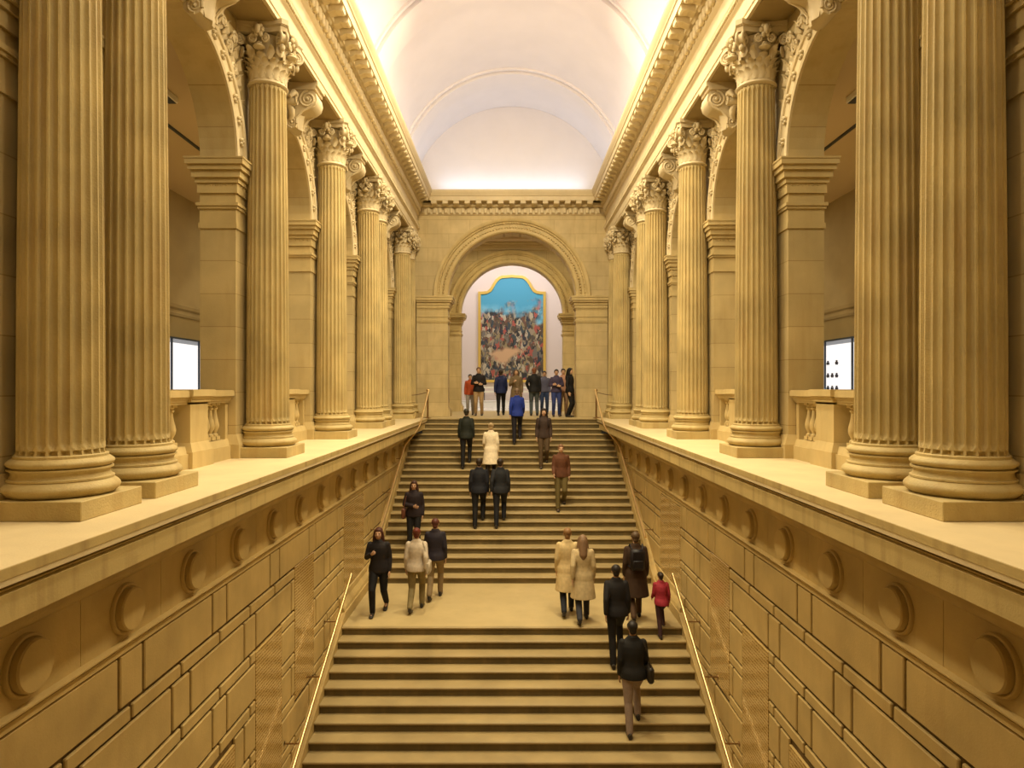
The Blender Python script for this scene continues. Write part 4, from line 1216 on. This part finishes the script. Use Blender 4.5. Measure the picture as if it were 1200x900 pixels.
# on the upper landing
person(551, ('land', 25.6), 'toward', 'stand', ('hang', 'hang'), 'jacket', 'short', ((.40, .07, .02), (.30, .27, .24), HB, SK), 'person in a rust red jacket at the left edge of the landing group', 1.52)
person(561, ('land', 24.9), 'toward', 'stand', ('fold', 'fold'), 'jacket', 'short', ((.012, .008, .008), TAN, (.14, .07, .03), SK), 'person in a black jacket and tan trousers standing in the passage on the left', 1.76)
person(587, ('land', 25.2), 'away', 'walk', ('swingf', 'swingb'), 'jacket', 'short', ((.012, .018, .07), BLK, HB, SK2), 'person in a navy jacket and black trousers walking toward the painting', 1.70)
person(605, ('land', 24.6), 'toward', 'stand', ('phone', 'hang'), 'long', 'long', ((.16, .11, .055), (.18, .13, .08), (.10, .06, .03), SK), 'person in a long khaki brown coat standing on the landing below the painting', 1.68)
person(626, ('land', 24.8), 'away', 'stand', ('hang', 'pocket'), 'jacket', 'short', ((.010, .010, .010), (.07, .085, .09), (.20, .07, .03), SK), 'broad person in a black jacket and dark grey jeans facing the painting', 1.74)
person(638, ('land', 26.2), 'toward', 'stand', ('hang', 'hang'), 'shirt', 'short', ((.10, .10, .16), (.03, .05, .12), HB, SK), 'person in a slate shirt and blue jeans half hidden behind the broad person in black', 1.66)
person(652, ('land', 24.0), 'toward', 'stand', ('fold', 'fold'), 'shirt', 'short', ((.055, .04, .075), (.03, .045, .16), (.015, .01, .01), SK), 'dark-haired person in a purple grey sweater with folded arms and blue jeans', 1.66)
person(660, ('land', 24.6), 'toward', 'stand', ('hang', 'hang'), 'shirt', 'short', ((.42, .22, .14), (.28, .17, .10), HB, SK), 'person in a salmon shirt behind the one with folded arms', 1.70)
person(668, ('land', 23.7), PI*.35, 'stand', ('hang', 'hang'), 'jacket', 'long', (BLK, BLK, (.006, .005, .005), SK), 'person with long black hair all in black, beside the right pier', 1.70)
# upper flight
person(606, ('upper', 5), 'away', 'up', ('swingf', 'swingb'), 'jacket', 'short', ((.012, .03, .22), (.012, .01, .015), (.16, .10, .06), SK), 'person in a bright blue coat climbing the top steps', 1.68)
person(546, ('upper', 9), 'away', 'up', ('hang', 'hang'), 'jacket', 'short', ((.012, .014, .008), BLK, (.03, .025, .015), SK), 'person in dark clothing on the left of the upper flight', 1.66)
person(575, ('upper', 11), 'away', 'up', ('hang', 'swingf'), 'long', 'bun', ((.75, .62, .42), (.02, .015, .012), (.45, .32, .17), SK), 'person in a cream coat walking up the middle of the upper flight', 1.62)
person(637, ('upper', 8), 'toward', 'down', ('hang', 'hang'), 'jacket', 'long', ((.05, .03, .022), (.09, .055, .025), (.02, .01, .008), SK), 'person in a dark brown jacket coming down near the top', 1.68, ('backpack', (.03, .02, .02)))
person(657, ('upper', 14), 'toward', 'down', ('swingf', 'hang'), 'jacket', 'short', ((.12, .045, .02), (.13, .095, .03), (.20, .10, .05), SK), 'person in a russet jacket and olive trousers descending right of centre', 1.70)
person(561, ('upper', 17), 'away', 'up', ('hang', 'hang'), 'jacket', 'short', ((.008, .008, .012), BLK, HB, SK), 'left one of the pair in black climbing side by side', 1.76)
person(586, ('upper', 17), 'away', 'up', ('hang', 'swingb'), 'jacket', 'short', ((.012, .012, .014), (.01, .01, .013), HB, SK), 'right one of the pair in black climbing side by side', 1.74)
person(486, ('upper', 19), 'toward', 'down', ('fold', 'hang'), 'jacket', 'long', ((.02, .012, .014), BLK, (.05, .02, .015), SK2), 'person in near black clothes descending close to the left handrail', 1.68, ('shoulder_bag', (.12, .04, .02)))
# middle landing
person(444, ('mid', 13.5), 'toward', 'walk', ('phone', 'hang'), 'jacket', 'long', ((.012, .009, .010), BLK, (.06, .018, .012), SK2), 'person in black with long auburn hair on the middle landing by the left wall', 1.72)
person(488, ('mid', 13.7), 'away', 'walk', ('swingb', 'hang'), 'jacket', 'bun', ((.52, .43, .32), (.20, .15, .06), (.12, .025, .015), SK), 'person in a pale jacket and olive trousers on the middle landing', 1.66, ('shoulder_bag', (.45, .38, .28)))
person(510, ('mid', 14.5), 'away', 'walk', ('hang', 'swingf'), 'jacket', 'short', ((.02, .015, .022), (.22, .15, .07), (.10, .03, .02), SK), 'person in a dark jacket and tan trousers beside the one in the pale jacket', 1.70)
person(665, ('mid', 13.5), 'away', 'walk', ('swingf', 'hang'), 'long', 'short', ((.60, .45, .22), (.02, .022, .03), (.25, .13, .05), SK), 'person in a long sand coat and dark trousers crossing the middle landing', 1.70)
person(683, ('mid', 13.05), 'away', 'walk', ('hang', 'swingb'), 'long', 'long', ((.50, .38, .20), (.04, .04, .05), (.22, .13, .07), SK), 'person with long brown hair in a beige coat at the landing edge', 1.66)
person(745, ('mid', 13.15), 'away', 'walk', ('hang', 'hang'), 'long', 'short', ((.045, .022, .010), (.07, .035, .015), (.10, .06, .03), SK), 'person in a dark brown coat near the right handrail on the landing', 1.70, ('backpack', (.01, .008, .01)))
person(777, ('lower', 1), 'away', 'up', ('hang', 'swingf'), 'jacket', 'short', ((.28, .018, .03), (.04, .015, .015), HB, SK), 'small child in a crimson jacket beside the right handrail', 1.12)
# lower flight
person(724, ('lower', 3), 'away', 'up', ('hang', 'swingb'), 'jacket', 'short', ((.010, .008, .008), BLK, DK, SK2), 'person in black on the lower flight, upper of the two there', 1.66)
person(744, ('lower', 7), 'away', 'up', ('swingf', 'hang'), 'jacket', 'short', ((.010, .009, .008), (.26, .19, .15), DK, SK2), 'person in a black jacket and pale trousers low on the lower flight', 1.72, ('shoulder_bag', (.02, .015, .01)))


# ------------------------------------------------------------------ lights
def area(name, loc, rot, sx, sy, power, col, spread=180):
    l = bpy.data.lights.new(name, 'AREA'); l.shape = 'RECTANGLE'; l.size = sx; l.size_y = sy; l.energy = power; l.color = col
    l.spread = math.radians(spread)
    o = bpy.data.objects.new(name, l); COL.objects.link(o); o.location = loc; o.rotation_euler = rot; return o
for s in (-1, 1):
    # cove strips on top of the cornices, washing the vault
    area('cove_lamp', (s*3.15, 11.0, 8.0), (0, s*math.radians(148), 0), .25, 25, 128, (.80, .89, 1.0), 140)
area('cove_lamp', (0, YE-.28, 8.0), (PI-math.radians(-6), 0, 0), 5.2, .22, 26, (.50, .74, 1.0))
# added warm fill lights without fixtures, high under the near vault (out of frame)
for y, p in ((1.0, 40), (5.5, 120), (10.5, 220), (15.4, 560)):
    area('hall_fill', (0, y, 10.5), (0, 0, 0), .8, .8, p, (1, .855, .56), 160)
area('hall_fill', (0, 14.6, 10.5), (math.radians(58), 0, 0), .5, .3, 110, (1, .86, .56), 90)  # added fill turned forward to brighten the end wall
# added fill lights above the cornices, no spot heads, each turned across the hall
for s in (-1, 1):
    for y, p in ((3.5, 62), (6.5, 80), (9.5, 105), (11.7, 170)):
        tgt = Vector((-s*3.4, y+(2.5 if y > 9 else .5), -.2)); loc = Vector((s*2.6, y, 8.25))
        area('cornice_fill', loc, (tgt-loc).to_track_quat('-Z', 'Y').to_euler(), .6, .6, p, (1, .855, .56), 130)
# galleries
for s in (-1, 1):
    for y in (8, 13, 18.5):
        area('gallery_lamp', (s*6.2, y, 5.5), (0, 0, 0), .5, .5, 36, (1, .84, .5))
area('passage_lamp', (0, 27.1, 7.1), (0, 0, 0), 4, 1.5, 190, (1, .84, .52))
area('room_lamp', (0, 33.3, 8.9), (math.radians(12), 0, 0), 8, 2.5, 620, (1, .93, .90))

w = bpy.data.worlds.new('World'); SC.world = w; w.use_nodes = True
w.node_tree.nodes['Background'].inputs[0].default_value = (.9, .75, .5, 1); w.node_tree.nodes['Background'].inputs[1].default_value = .02

# ------------------------------------------------------------------ camera
cam = bpy.data.cameras.new('camera'); co = bpy.data.objects.new('camera', cam); COL.objects.link(co)
co.location = (0, 0, 1.0); co.rotation_euler = (PI/2, 0, 0)
cam.sensor_width = 36; cam.lens = 24; cam.shift_y = 5/1200; cam.clip_start = .05; cam.clip_end = 200
SC.camera = co
SC.cycles.diffuse_bounces = 3
SC.view_settings.view_transform = 'Standard'; SC.view_settings.look = 'None'
SC.view_settings.exposure = 0; SC.view_settings.gamma = 1; SC.view_settings.use_curve_mapping = False
